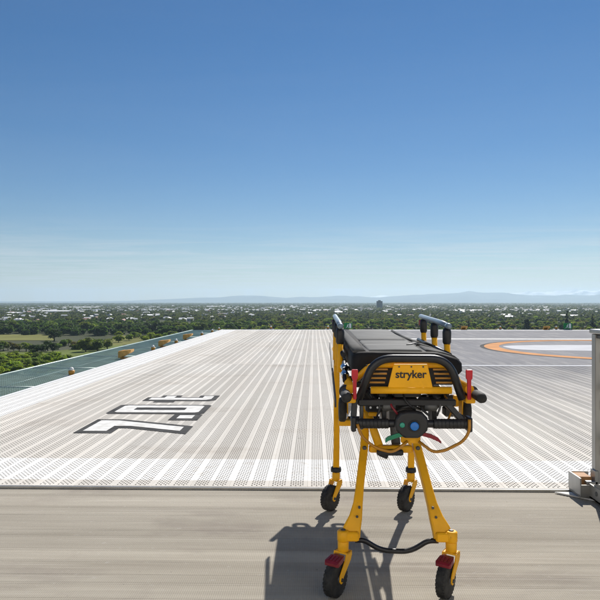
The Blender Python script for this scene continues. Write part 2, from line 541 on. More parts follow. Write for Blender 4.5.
def quads_mesh(name, V, m, nq=4):
    """V: (N*nq,3) array of separate polygons"""
    V = np.asarray(V, dtype=np.float32).reshape(-1, 3)
    N = len(V) // nq
    me = bpy.data.meshes.new(name)
    me.vertices.add(len(V)); me.vertices.foreach_set('co', V.ravel())
    me.loops.add(len(V)); me.loops.foreach_set('vertex_index', np.arange(len(V), dtype=np.int32))
    me.polygons.add(N)
    me.polygons.foreach_set('loop_start', np.arange(0, N * nq, nq, dtype=np.int32))
    me.polygons.foreach_set('loop_total', np.full(N, nq, dtype=np.int32))
    me.materials.append(MATS[m]); me.update(); me.validate()
    return me

# ------------------------------------------------------------------ ground, fields, mountains
DZ = 0.018               # helideck top over the walkway deck
HC = CAM_H - GZ
def on_ground(px, y):
    d = HC * F / (y - 301.5)
    return ((px - 314) / F * d, d)

g = MB()
g.add([(-30000, -30000, GZ), (30000, -30000, GZ), (30000, 30000, GZ), (-30000, 30000, GZ)], [(0, 1, 2, 3)])
tag(g.build('ground', 'ground_green'), kind='structure')

def field(name, pts, m, dz):
    q = MB(); P = [(*on_ground(px, y), GZ + dz) for px, y in pts]
    q.add(P, [tuple(range(len(P)))])
    return tag(q.build(name, m), kind='structure')
field('field', [(-60, 341.5), (52, 341.0), (50, 335.0), (-60, 335.5)], 'pasture', 0.4)
field('field', [(-60, 358), (34, 356), (62, 352.5), (-60, 352.5)], 'pasture_green', 0.4)
field('field', [(92, 348), (190, 340), (200, 336), (118, 336)], 'pasture', 0.4)
field('field', [(20, 372), (150, 350), (120, 346), (30, 354)], 'pasture_green', 0.8)

def mountain(name, prof, dist, depth, m, seed, rough=0.26):
    """prof: (photo px, photo y of the crest); real hills 'depth' metres deep"""
    rs = np.random.RandomState(seed)
    px = np.linspace(prof[0][0], prof[-1][0], 260)
    cy = np.interp(px, [p[0] for p in prof], [p[1] for p in prof])
    rows = 13
    vs, fs = [], []
    jit = np.zeros(len(px))
    for o_, a_ in ((34, .25), (70, .22), (130, .16), (260, .12)):
        jit += np.interp(np.linspace(0, o_, len(px)), np.arange(o_ + 2), rs.uniform(-1, 1, o_ + 2)) * a_
    for j in range(rows):
        t = j / (rows - 1)
        prof_t = math.sin(math.pi * min(1, t * 1.0)) ** 0.9
        rowj = np.interp(np.linspace(0, 60, len(px)), np.arange(62), rs.uniform(-1, 1, 62))
        for i in range(len(px)):
            d = dist + depth * (t - .5)
            h = max(0, (301.5 - cy[i]) / F * dist + CAM_H - GZ) * (1 + jit[i] * rough)
            z = GZ - 2 + h * prof_t * (1 + (0 if j == rows // 2 else rowj[i] * .22))
            vs.append(((px[i] - 314) / F * d + rowj[i] * 60, d, z))
    W = len(px)
    for j in range(rows - 1):
        for i in range(W - 1):
            fs.append((j * W + i, j * W + i + 1, (j + 1) * W + i + 1, (j + 1) * W + i))
    q = MB(); q.add(vs, fs, False)
    return tag(q.build(name, m), kind='structure')
mountain('mountains', [(-260, 301), (-60, 301.2), (110, 301.2), (140, 300.3), (190, 298.5), (228, 296.4), (258, 296.0), (285, 298.2), (300, 297.4), (345, 296.2), (378, 297.2), (402, 295.2), (436, 293.6), (470, 292.4), (492, 292.6), (512, 294.4), (540, 295.4), (600, 295.6), (680, 294.5), (860, 296)],
         30500, 4200, 'mountain_rock', 3)
mountain('mountains_snow', [(320, 303), (360, 299), (378, 296.0), (392, 296.2), (420, 297), (500, 294.6), (522, 292.6), (548, 292.2), (575, 291.4), (598, 291.0), (640, 291.6), (760, 292), (860, 294)],
         35500, 3600, 'mountain_snow', 5, 0.2)

# ------------------------------------------------------------------ helideck (perforated planks) and walkway (ribbed planks)
X0, X1 = -4.40, 22.28
YN, YJ, YF = 4.64, 13.80, 30.45
PW = 0.29
base = MB()
base.box(X0 + .02, X1 - .02, YN + .05, YF - .02, -1.0, DZ - .0045)
base.box(X0 + 1.2, X1 - 1.2, -14, YF - 1.2, GZ, -1.0)
base.box(-6.5, 9, -13.5, YN + .05, -1.0, -.035)
tag(base.build('rooftop', 'under_deck'), kind='structure')
ea = MB(); ea.box(X0 - .06, X1, YN - .020, YN - .004, -.03, DZ - .002)
tag(ea.build('edge_angle', 'steel'), kind='structure')

def plank_mesh(name, length, hw=.0054):
    """one plank with real holes: two groups of six staggered slot columns"""
    gcols = []            # (x0, x1, holes?, phase)
    x = 0.0035
    gcols.append((x, .025, False, 0)); x = .025
    for grp in range(2):
        for c in range(6):
            gcols.append((x, x + .0175, True, c % 2)); x += .0175
        wd = .030 if grp == 0 else PW - .0035 - x
        gcols.append((x, x + wd, False, 0)); x += wd
    pitch = 0.044
    rows = int((length - .03) / pitch) - 1
    hl = .0112
    zt, zb = 0.0, -.004
    quads = []
    def q4(a, b, c, d): quads.extend((a, b, c, d))
    for x0, x1, holes, ph in gcols:
        if not holes:
            q4((x0, .004, zt), (x1, .004, zt), (x1, length - .004, zt), (x0, length - .004, zt)); continue
        y0 = .015 + ph * pitch / 2
        q4((x0, .004, zt), (x1, .004, zt), (x1, y0, zt), (x0, y0, zt))
        ye = y0 + rows * pitch
        q4((x0, ye, zt), (x1, ye, zt), (x1, length - .004, zt), (x0, length - .004, zt))
        cx = (x0 + x1) / 2
        for r in range(rows):
            a, b = y0 + r * pitch, y0 + (r + 1) * pitch
            cy = (a + b) / 2
            h0, h1, k0, k1 = cx - hw, cx + hw, cy - hl, cy + hl
            q4((x0, a, zt), (x1, a, zt), (h1, k0, zt), (h0, k0, zt))
            q4((x1, a, zt), (x1, b, zt), (h1, k1, zt), (h1, k0, zt))
            q4((x1, b, zt), (x0, b, zt), (h0, k1, zt), (h1, k1, zt))
            q4((x0, b, zt), (x0, a, zt), (h0, k0, zt), (h0, k1, zt))
            q4((h0, k0, zt), (h1, k0, zt), (h1, k0, zb), (h0, k0, zb))
            q4((h1, k0, zt), (h1, k1, zt), (h1, k1, zb), (h1, k0, zb))
            q4((h1, k1, zt), (h0, k1, zt), (h0, k1, zb), (h1, k1, zb))
            q4((h0, k1, zt), (h0, k0, zt), (h0, k0, zb), (h0, k1, zb))
    # chamfered edges and sides
    a, b, L = .0035, PW - .0035, length
    q4((a, .004, zt), (a, L - .004, zt), (.0003, L - .001, -.002), (.0003, .001, -.002))
    q4((b, L - .004, zt), (b, .004, zt), (PW - .0003, .001, -.002), (PW - .0003, L - .001, -.002))
    q4((b, .004, zt), (a, .004, zt), (.0003, .001, -.002), (PW - .0003, .001, -.002))
    q4((a, L - .004, zt), (b, L - .004, zt), (PW - .0003, L - .001, -.002), (.0003, L - .001, -.002))
    for (p, q) in (((.0003, .001), (PW - .0003, .001)), ((PW - .0003, .001), (PW - .0003, L - .001)), ((PW - .0003, L - .001), (.0003, L - .001)), ((.0003, L - .001), (.0003, .001))):
        q4((*p, -.002), (*q, -.002), (*q, -.004), (*p, -.004))
    return quads_mesh(name, np.array(quads), 'deck_plank')
deck = MB()
deck.box(X0 - .06, X0 - .004, YN, YF, -.12, DZ + .012)            # left edge angle
deck.box(X0 - .06, X1, YF + .004, YF + .06, -.12, DZ + .010)
helideck = tag(deck.build('helideck', 'shed_white'), kind='structure')
me_n, me_f = plank_mesh('plank_near', YJ - YN - .006), plank_mesh('plank_far', YF - YJ - .006, .0050)
np_ = int((X1 - X0) / PW)
sq = MB(); sq.box(.002, PW - .002, .002, YF - YJ - .008, -.004, 0, .0015)
me_s = sq.mesh('plank_solid', 'deck_plank')
for i in range(np_):
    child('plank', me_n, helideck, (X0 + i * PW, YN, DZ))
for i in range(np_):
    child('plank', me_f if i < 20 else me_s, helideck, (X0 + i * PW, YJ + .006, DZ))

# walkway planks across the foreground
WB0, WB1, WP = -2.0, 4.604, 0.199
def walk_plank_mesh():
    prof = []            # (y, z) across the plank
    n = 10
    p = WP / n
    for i in range(n):
        y = i * p
        if i == 0: prof += [(.0008, -.030), (.0008, -.002)]
        prof += [(y + p * .22, -.0005 if i else -.001), (y + p * .62, 0), (y + p * .72, -.0014), (y + p * .98, -.0014)] if i < n - 1 else [(y + p * .22, 0), (y + p * .80, 0), (WP - .0008, -.002), (WP - .0008, -.030)]
    q = MB(); k = len(prof)
    vs = [(x, y, z) for x in (-5.2, 7.6) for y, z in prof]
    fs = [(i, i + 1, i + 1 + k, i + k) for i in range(k - 1)]
    q.add(vs, fs)
    return q.mesh('walk_plank', 'walk_plank')
wk = MB(); wk.box(-5.2, 7.6, WB0, WB1, -.034, -.031)
walkway = tag(wk.build('walkway', 'under_deck'), kind='structure')
me_w = walk_plank_mesh()
yy = WB1
wr = random.Random(4)
while yy > WB0:
    k_ = wr.choice((.55, .75, .8, 1.0, 1.0, 1.15))
    yy -= WP * k_
    child('plank', me_w, walkway, (0, yy, wr.uniform(-.0012, .0004))).scale = (1, k_, 1)

# painted markings: lines, ring and disc of the landing zone
def sheet(name, poly, m, z, parent=None):
    q = MB(); q.add([(x, y, z) for x, y in poly], [tuple(range(len(poly)))])
    return q.build(name, m, parent)
def ring(name, cx, cy, r0, r1, m, z, n=96):
    q = MB(); vs, fs = [], []
    for k in range(n):
        a = 2 * math.pi * k / n
        vs += [(cx + math.cos(a) * r0, cy + math.sin(a) * r0, z), (cx + math.cos(a) * r1, cy + math.sin(a) * r1, z)]
    for k in range(n):
        j = (k + 1) % n
        fs.append((2 * k, 2 * k + 1, 2 * j + 1, 2 * j))
    q.add(vs, fs); return q.build(name, m)
lm = sheet('landing_zone_lines', [(1.42, 13.40), (18.2, 13.40), (18.2, 13.62), (1.42, 13.62)], 'paint_white_worn', DZ + .004)
tag(lm, kind='structure')
tag(sheet('landing_zone_line', [(1.42, 22.75), (18.2, 22.75), (18.2, 23.35), (1.42, 23.35)], 'paint_white', DZ + .004), kind='structure')
CX, CY = 9.25, 18.3
tag(ring('touchdown_ring', CX, CY, 3.76, 4.20, 'paint_orange', DZ + .004), kind='structure')
tag(ring('touchdown_ring_edge', CX, CY, 4.20, 4.32, 'paint_black', DZ + .004), kind='structure')
q = MB(); _p = []
for k in range(64):
    a = 2 * math.pi * k / 64
    c, s_ = math.cos(a), math.sin(a)
    _p.append((CX + math.copysign(abs(c) ** .8, c) * 3.55, 18.75 + math.copysign(abs(s_) ** .45, s_) * 1.2, DZ + .004))
q.add(_p, [tuple(range(64))])
tag(q.build('touchdown_bar', 'paint_white_worn'), kind='structure')

# weight marking "7.0t": reads away from the camera, glyph tops towards the left edge
def glyph(name, outer, inner, holes_black=()):
    """u: reading direction (world +y), v: up the glyph (world -x); black plate, white core, black counter"""
    o = MB(); o.add([(x, y, DZ + .004) for x, y in outer], [tuple(range(len(outer)))])
    r = o.build(name, 'paint_black')
    for p in inner: sheet('white_core', p, 'paint_white', DZ + .008, r)
    for p in holes_black: sheet('black_counter', p, 'paint_black', DZ + .012, r)
    return tag(r, kind='structure')
glyph('painted_digit_seven', [(-2.50, 6.48), (-2.50, 7.24), (-2.20, 7.24), (-1.32, 6.86), (-1.32, 6.45), (-2.00, 6.74), (-2.10, 6.74), (-2.10, 6.48)],
      [[(-2.43, 6.57), (-2.43, 7.16), (-2.22, 7.15), (-1.41, 6.80), (-1.41, 6.59), (-2.00, 6.84), (-2.18, 6.84), (-2.18, 6.57)]])
glyph('painted_point', [(-1.68, 7.20), (-1.68, 7.575), (-1.34, 7.575), (-1.34, 7.20)], [[(-1.60, 7.29), (-1.60, 7.50), (-1.42, 7.50), (-1.42, 7.29)]])
glyph('painted_digit_zero', [(-2.50, 7.60), (-2.54, 7.64), (-2.54, 8.23), (-2.50, 8.27), (-1.38, 8.27), (-1.34, 8.23), (-1.34, 7.64), (-1.38, 7.60)],
      [[(-2.42, 7.68), (-2.46, 7.72), (-2.46, 8.15), (-2.42, 8.19), (-1.46, 8.19), (-1.42, 8.15), (-1.42, 7.72), (-1.46, 7.68)]],
      [[(-2.26, 7.86), (-2.26, 8.01), (-1.62, 8.01), (-1.62, 7.86)]])
glyph('painted_letter_t', [(-2.36, 8.60), (-2.36, 8.92), (-2.18, 8.92), (-2.18, 9.10), (-1.90, 9.10), (-1.90, 8.92), (-1.64, 8.92), (-1.64, 9.10), (-1.36, 9.10), (-1.36, 8.68), (-1.44, 8.60), (-1.90, 8.60), (-1.90, 8.48), (-2.18, 8.48), (-2.18, 8.60)],
      [[(-2.29, 8.67), (-2.29, 8.85), (-2.11, 8.85), (-2.11, 9.03), (-1.97, 9.03), (-1.97, 8.85), (-1.57, 8.85), (-1.57, 9.03), (-1.43, 9.03), (-1.43, 8.74), (-1.49, 8.67)]])

# ------------------------------------------------------------------ safety net along the left edge
NX0, NX1 = X0 - .07, X0 - 1.52
net = empty('safety_net', (X0 - .8, 4.2, 0), 'green wire safety net in a pale frame along the left deck edge', 'safety net')
PL = 2.9
npan = 9
def net_mesh():
    q = MB()
    wx, wy, p, t = NX0 - NX1 - .06, PL - .06, .075, .0026
    V = []
    n1, n2 = int(wx / p), int(wy / p)
    def bar(x0, x1, y0, y1, z0, z1):
        q.box(x0, x1, y0, y1, z0, z1)
    for i in range(n1 + 1):
        x = i * p; bar(x - t, x + t, 0, wy, -t, t)
    for j in range(n2 + 1):
        y = j * p; bar(0, wx, y - t, y + t, t * .6, t * 2.4)
    return q.mesh('netting', 'net_green')
me_net = net_mesh()
for i in range(npan):
    y0 = 4.4 + i * PL
    o = child('netting', me_net, net, (NX1 + .03 - WPOS['safety_net'][0], y0 + .03 - 4.2, -.015))
    tag(o, kind='stuff')
    MB().tube([(NX0, y0, -.02), (NX1, y0, -.02)], .018, 8).build('frame_arm', 'net_frame', net)
    MB().tube([(NX0, y0, -.32), (NX1 + .25, y0, -.035)], .014, 8).build('brace', 'net_frame', net)
    MB().tube([(-5.17, y0 + .02, -.035), (-5.17, y0 + PL - .02, -.035)], .010, 6).build('middle_wire', 'net_frame', net)
ye = 4.4 + npan * PL
MB().tube([(NX0, ye, -.02), (NX1, ye, -.02)], .018, 8).build('frame_arm', 'net_frame', net)
MB().tube([(NX1, 4.38, -.012), (NX1, ye + .02, -.012)], .026, 8).build('outer_rail', 'net_frame', net)
MB().tube([(NX0, 4.38, -.02), (NX0, ye + .02, -.02)], .018, 8).build('inner_rail', 'net_frame', net)

# ------------------------------------------------------------------ deck lights, signs
def light_parts():
    a = MB(); a.lathe((0, 0, 0), (0, 0, 1), [(0, .075), (.018, .075), (.022, .045), (.03, .045)], 20)
    b = MB(); b.lathe((0, 0, .02), (0, 0, 1), [(0, .055), (.05, .068), (.085, .068), (.095, .058)], 20)
    b.box(-.02, .02, -.085, .085, .015, .04, .005)
    c = MB(); c.lathe((0, 0, .115), (0, 0, 1), [(0, .052), (.03, .050), (.055, .036), (.068, .014), (.070, 0)], 20)
    return [(a.mesh('base', 'steel'), 'base'), (b.mesh('body', 'light_yellow'), 'body'), (c.mesh('lens', 'light_lens'), 'lens')]
LP = light_parts()
def perimeter_light(x, y, z, label, group):
    t = empty('perimeter_light', (x, y, z), label, 'deck light', group)
    t.scale = (.85, .85, .85)
    for me, nm in LP: child(nm, me, t)
def flood_parts():
    # hooded floodlight facing +x (the deck): sloping housing on a yoke
    h = MB()
    def sec(x, z0, z1, wd): return [(x, -wd, z0), (x, wd, z0), (x, wd, z1), (x, -wd, z1)]
    h.loft([sec(-.16, .03, .19, .11), sec(-.10, .035, .215, .14), sec(.02, .09, .235, .15), sec(.14, .15, .25, .155), sec(.20, .195, .258, .155)], True, False)
    y = MB(); y.box(-.11, .07, -.09, .09, 0, .03, .006); y.box(-.10, -.04, -.09, .09, .02, .05, .004)
    g_ = MB(); g_.add([(.050, -.12, .103), (.050, .12, .103), (.145, .12, .1500), (.145, -.12, .1500)], [(0, 1, 2, 3)])
    f = MB()
    for k in range(5): f.box(-.155 + k * .028, -.148 + k * .028, -.08 - k * .012, .08 + k * .012, .19 + k * .008, .212 + k * .006)
    return [(y.mesh('yoke', 'flood_tan'), 'yoke'), (h.mesh('housing', 'flood_tan'), 'housing'), (g_.mesh('front_glass', 'glass_dark'), 'front_glass'), (f.mesh('cooling_fins', 'flood_tan'), 'cooling_fins')]
FP = flood_parts()
def floodlight(x, y, z, rz, label, group=None):
    t = empty('floodlight', (x, y, z), label, 'floodlight', group)
    t.rotation_euler[2] = rz; t.scale = (.9, .9, .9)
    for me, nm in FP: child(nm, me, t)
lx = X0 - .17
sl = MB()
for y, lab in ((11.78, 'nearest small amber deck light with white dome beside the safety net'),
               (17.8, 'small domed deck light between the first and second tan floodlights on left edge'),
               (20.8, 'small domed deck light between the second and third tan floodlights on left edge'),
               (25.6, 'small domed deck light just beyond the farthest floodlight on left edge'),
               (28.2, 'second last small domed deck light near the far left corner'),
               (30.2, 'last small domed deck light at the far left corner of the deck')):
    perimeter_light(lx, y, -.01, lab, 'deck lights along the left edge')
for y, lab in ((15.25, 'nearest tan hooded floodlight on the left deck edge'),
               (19.2, 'middle tan hooded floodlight on the left deck edge'),
               (22.8, 'farthest tan hooded floodlight on the left deck edge')):
    floodlight(lx - .03, y, -.01, 0, lab, 'floodlights along the left edge')
mt = MB()
for y in (11.78, 17.8, 20.8, 25.6, 28.2, 30.2, 15.25, 19.2, 22.8): mt.box(lx - .14, X0 - .062, y - .13, y + .13, -.05, -.012, .004)
for k, (x0_) in enumerate((271, 328, 499, 554)):
    pass
fy = YF + .20
def fx(px): return (px - 314) / F * fy
for px, lab in ((271, 'small white domed light on far deck edge, between left corner and trolley'),
                (328, 'small white domed light on far deck edge just left of the trolley'),
                (499, 'small white domed light on far deck edge, first right of the trolley'),
                (554, 'small white domed light on far deck edge beside the right green sign')):
    perimeter_light(fx(px), fy, .05, lab, 'deck lights along the far edge')
for px, lab in ((463, 'tan floodlight on far deck edge just right of the trolley'),
                (544, 'tan floodlight on far deck edge left of the right green sign')):
    floodlight(fx(px), fy, -.02, R(-90), lab, 'floodlights along the far edge')
for px in (271, 328, 463, 499, 544, 554): mt.box(fx(px) - .13, fx(px) + .13, YF + .062, YF + .36, -.09, -.021 if px in (463, 544) else .048, .004)
tag(mt.build('light_ledge', 'steel'), kind='structure')

def exit_sign(px, label):
    x = fx(px); y = YF + .16
    t = empty('exit_sign', (x, y, .04), label, 'sign', 'green signs on the far edge')
    MB().box(x - .20, x + .20, y - .02, y + .02, .07, .35, .008).build('panel', 'sign_green', t)
    for q_ in (-.14, .14): MB().box(x + q_ - .01, x + q_ + .01, y - .01, y + .01, -.06, .07).build('foot', 'steel', t)
    # white running figure and doorway
    yy_ = y - .0235
    m_ = MB()
    def pl(pts): m_.prism([(x + a, yy_, .04 + b) for a, b in pts], (0, 1, 0), .003)
    pl([(.05, .06), (.15, .06), (.15, .28), (.05, .28)])
    pl([(-.03, .235), (-.005, .26), (.02, .235), (-.005, .21)])
    pl([(-.05, .20), (.01, .21), (.00, .13), (-.06, .12)])
    pl([(-.06, .13), (-.02, .13), (-.09, .06), (-.12, .06)])
    pl([(-.02, .13), (.00, .13), (.03, .06), (.00, .06)])
    m_.build('pictogram', 'sign_white', t)
exit_sign(348, 'small green sign on far deck edge behind the trolley rail')
exit_sign(565, 'small green sign on far deck edge near the right post')

# ------------------------------------------------------------------ barrier gate at the right
BX, BY = 2.005, 4.50
bar_ = empty('barrier_gate', (BX, BY, 0), 'grey steel barrier with tall post and base channel at right edge', 'barrier')
MB().box(BX - .030, BX + .012, BY - .03, BY + .03, .10, 1.155, .004).build('post', 'steel', bar_)
MB().box(BX + .034, BX + .085, BY - .045, BY + .02, .09, 1.130, .004).build('post', 'steel', bar_)
for z in (.30, .62, .95): MB().box(BX + .012, BX + .050, BY - .050, BY - .046, z, z + .07).build('hinge', 'steel_dark', bar_)
MB().box(BX + .0125, BX + .0335, BY - .012, BY + .006, .12, 1.10).build('gap_strip', 'steel_dark', bar_)
p = MB(); p.box(BX - .042, BX + .10, 1.60, BY + .045, 1.158, 1.188, .006); p.build('top_rail', 'steel', bar_)
MB().box(BX - .02, BX + .08, 1.60, BY + .030, 1.125, 1.150, .003).build('rail_lip', 'steel_dark', bar_)
for z in (.42, .78): MB().tube([(BX + .05, 1.62, z), (BX + .05, BY - .03, z)], .017, 10).build('middle_rail', 'steel', bar_)
for y in (1.62, 3.05): MB().box(BX + .024, BX + .075, y - .03, y + .03, .09, 1.122, .004).build('post', 'steel', bar_)
# U-shaped base channel running towards the camera
c = MB()
for (a, b, z0, z1) in ((-.085, -.075, .02, .115), (.10, .11, .02, .115), (-.085, .11, .020, .030)):
    c.box(BX + a, BX + b, 1.5, BY - .06, z0, z1)
c.build('base_channel', 'steel', bar_)
MB().tube([(BX - .089, BY - .17, .075), (BX - .081, BY - .17, .075)], .016, 12).build('bolt', 'steel_dark', bar_)
e = MB()
e.box(BX - .150, BX - .140, BY - .06, BY + .13, .025, .150); e.box(BX - .150, BX - .01, BY - .068, BY - .058, .025, .105)
e.box(BX - .150, BX - .01, BY + .13, BY + .14, .025, .150); e.box(BX - .15, BX + .0, BY - .06, BY + .13, .018, .028)
e.build('end_box', 'steel', bar_)
MB().box(BX - .135, BX - .045, BY + .0, BY + .12, .03, .145, .003).build('timber_block', 'timber', bar_)
MB().box(BX - .1, BX - .02, BY - .05, BY - .01, .105, .125, .003).box(BX - .04, BX - .015, BY - .05, BY + .03, .1, .20, .003).build('foot_bracket', 'steel', bar_)
t = MB(); t.prism([(BX - .27, BY + .085, .003), (BX - .06, BY - .10, .003), (BX + .35, BY - .10, .003), (BX + .35, BY + .085, .003)], (0, 0, 1), .009)
tag(t.build('ramp_plate', 'paint_white'), kind='structure')

# ------------------------------------------------------------------ the stretcher
XC = 0.398
ST = empty('ambulance_stretcher', (XC, 3.5, 0), 'yellow wheeled ambulance stretcher with black mattress standing on the walkway', 'stretcher')
def st(mb, name, m, parent=None, bevel=0.0): return mb.build(name, m, parent or ST, bevel=bevel)

WR = .083
def caster(sx, sy, yaw, trail, pedal):
    """stem at (sx,sy); the wheel trails towards the camera, turned by yaw"""
    ca, sa = math.cos(yaw), math.sin(yaw)
    ax = Vector((ca, -sa, 0))                   # wheel axis
    back = Vector((-sa, -ca, 0))                # trail direction
    c = Vector((sx, sy, WR)) + back * trail
    def L(a, b, z): return Vector((sx, sy, 0)) + ax * a + back * b + Vector((0, 0, z))
    f = MB()
    f.lathe((sx, sy, 0), (0, 0, 1), [(.185, .016), (.187, .026), (.232, .027), (.240, .022)], 20)
    for s_ in (-1, 1):
        o, i = s_ * .036, s_ * .030
        side = [(-.020, .192), (.026, .192), (.038, .165), (trail + .012, .105), (trail + .016, .078), (trail + .004, .064), (trail - .012, .068), (trail - .018, .09), (-.012, .150), (-.024, .172)]
        f.prism([L(o, b, z) for b, z in side], ax * (-s_), .0065)
    f.prism([L(-.036, b, z) for b, z in ((-.022, .192), (.028, .192), (.030, .184), (-.024, .184))], ax, .072)
    root = st(f, 'caster', 'yellow_paint', bevel=.0015)
    ty = MB()
    hw = .0235
    ty.lathe(c, ax, [(-hw, .052), (-hw, .070), (-hw * .86, .079), (-hw * .5, WR - .0005), (-.002, WR), (.002, WR), (hw * .5, WR - .0005), (hw * .86, .079), (hw, .070), (hw, .052)], 40)
    # tread blocks
    for k in range(28):
        a = 2 * math.pi * k / 28
        u = Vector((0, 0, 1)) * math.cos(a) + back * math.sin(a)
        v = ax.cross(u)
        for s_ in (-1, 1):
            o = c + ax * (s_ * .0125) + v * (s_ * .003)
            p0 = [o + ax * (dx_ * .0075) + v * (dv * .0058) + u * (WR - .003) for dx_, dv in ((-1, -1), (1, -1), (1, 1), (-1, 1))]
            ty.prism(p0, u, .0036)
    st(ty, 'tyre', 'rubber', root)
    hb = MB(); hb.lathe(c, ax, [(-.020, .050), (-.020, .020), (-.029, .018), (-.029, 0)], 24); hb.lathe(c, ax, [(.020, .050), (.020, .020), (.029, .018), (.029, 0)], 24)
    st(hb, 'rim', 'hub_grey', root)
    bo = MB(); bo.lathe(c, ax, [(-.041, .009), (.041, .009)], 10); st(bo, 'axle_bolt', 'black_tube', root)
    if pedal:
        pd = MB()
        pd.loft([[L(a, b, z) for a, z in ((-.034 * w_, z0), (.034 * w_, z0), (.034 * w_, z1), (-.034 * w_, z1))] for b, w_, z0, z1 in ((.035, .75, .168, .182), (.060, 1, .160, .184), (.108, 1.1, .152, .174), (.118, .95, .154, .166))], True, False)
        for k in range(4): pd.prism([L(-.030 + k * .0165, b, z) for b, z in ((.062, .1835), (.104, .1750), (.104, .1775), (.062, .1865))], ax, .010)
        st(pd, 'brake_pedal', 'dark_red', root, bevel=.002)
    else:
        k_ = MB(); k_.lathe((sx, sy, .243), (0, 0, 1), [(0, .034), (.012, .036), (.03, .033), (.036, .02)], 18); st(k_, 'stem_collar', 'black_plastic', root)
    return root

FS, FY, RS, RY = .258, 3.03, .250, 4.235
for s_ in (-1, 1):
    caster(XC + s_ * FS, FY, R(32), .075, True)
    caster(XC + s_ * RS, RY, R(38), .065, False)

def rect_bar(mb, pts, wx, wd):
    """bar of rectangular section along a polyline in x-z-y; wx list of widths across x, wd depths in y"""
    secs = []
    n = len(pts)
    for i, (x, y, z) in enumerate(pts):
        a = Vector(pts[max(i - 1, 0)]); b = Vector(pts[min(i + 1, n - 1)])
        t = (b - a).normalized()
        u = Vector((1, 0, 0)); u = (u - t * u.dot(t)).normalized(); v = t.cross(u)
        w_ = wx[i] / 2; d_ = (wd[i] if isinstance(wd, (list, tuple)) else wd) / 2
        c = Vector((x, y, z)); k = .22
        sec = []
        for sx_, sy_ in ((-1, -1), (1, -1), (1, 1), (-1, 1)):
            for q in ((0, 1), (1, 0)) if sx_ * sy_ > 0 else ((1, 0), (0, 1)):
                sec.append(c + u * sx_ * (w_ - q[0] * w_ * k) + v * sy_ * (d_ - q[1] * d_ * k))
        secs.append(sec)
    mb.loft(secs, True, False)
    return mb

# front (foot end) legs: wide casting at the caster, narrowing and leaning back to the pivot, then up to the litter
for s_ in (-1, 1):
    m_ = MB()
    pts = [(XC + s_ * .222, 3.045, .252), (XC + s_ * .214, 3.06, .285), (XC + s_ * .196, 3.08, .330), (XC + s_ * .182, 3.115, .385), (XC + s_ * .168, 3.17, .46), (XC + s_ * .137, 3.29, .625), (XC + s_ * .130, 3.33, .68), (XC + s_ * .125, 3.46, .90)]
    rect_bar(m_, pts, [.092, .084, .064, .047, .041, .041, .041, .040], [.05, .05, .05, .05, .05, .05, .048, .044])
    lg = st(m_, 'leg', 'yellow_paint', bevel=.003)
    hd = MB(); hd.lathe((XC + s_ * FS, FY, .236), (0, 0, 1), [(0, .026), (.004, .029), (.046, .029), (.052, .022)], 24)
    hd.box(XC + s_ * .215 - .032, XC + s_ * .215 + .032, FY - .022, FY + .04, .238, .282, .006)
    st(hd, 'caster_head', 'yellow_paint', lg)
    for c_, ax_, pr_ in (((XC + s_ * FS, FY, .287), (0, 0, 1), [(0, .012), (.004, .012), (.006, .008)]),
                         ((XC + s_ * .137, 3.262, .628), (0, -1, 0), [(0, .011), (.006, .011), (.009, .006)]),
                         ((XC + s_ * .190, 3.055, .345), (0, -1, -.2), [(0, .006), (.006, .006)]),
                         ((XC + s_ * .178, 3.075, .385), (0, -1, -.2), [(0, .006), (.010, .006)])):
        st(MB().lathe(c_, ax_, pr_, 12), 'bolt', 'steel_dark', lg)
# rear (head end) legs
for s_ in (-1, 1):
    m_ = MB()
    pts = [(XC + s_ * RS, RY, .19), (XC + s_ * RS, RY, .27), (XC + s_ * .248, 4.20, .45), (XC + s_ * .250, 4.14, .72), (XC + s_ * .252, 4.06, 1.03)]
    rect_bar(m_, pts, [.044, .042, .039, .039, .038], .044)
    st(m_, 'leg', 'yellow_paint', bevel=.003)
# bumper bar between the front legs, dropped in the middle
st(MB().tube(fillet([(XC - .200, 3.05, .232), (XC - .155, 3.05, .232), (XC - .075, 3.05, .183), (XC + .065, 3.05, .178), (XC + .150, 3.05, .232), (XC + .200, 3.05, .232)], .05), .0125, 12), 'bumper_bar', 'black_tube')
# pivot crossbar, actuator and struts
st(MB().box(XC - .112, XC + .112, 3.27, 3.31, .600, .636, .006), 'pivot_crossbar', 'yellow_paint')
st(MB().box(XC - .075, XC + .060, 3.235, 3.268, .594, .622, .005).tube([(XC - .06, 3.25, .60), (XC - .02, 3.25, .585)], .012), 'actuator_mount', 'black_plastic')
st(MB().tube([(XC - .062, 3.26, .640), (XC - .115, 3.35, .80)], .021, 12), 'actuator', 'yellow_paint')
st(MB().tube([(XC + .03, 3.30, .64), (XC + .02, 3.42, .86)], .024, 12), 'actuator', 'hub_grey')
for s_ in (-1, 1):
    st(MB().box(XC + s_ * .20 - .024, XC + s_ * .20 + .024, 4.10, 4.13, .60, .64, .004), 'leg_bracket', 'yellow_paint')
st(MB().tube([(XC - .235, 4.12, .62), (XC + .235, 4.12, .62)], .016, 10), 'rear_crossbar', 'black_tube')
# long folding links between rear legs and foot end
for s_ in (-1, 1):
    st(rect_bar(MB(), [(XC + s_ * .205, 4.10, .62), (XC + s_ * .205, 3.30, .86), (XC + s_ * .205, 2.80, .95)], [.024] * 3, .040), 'link_arm', 'black_tube')

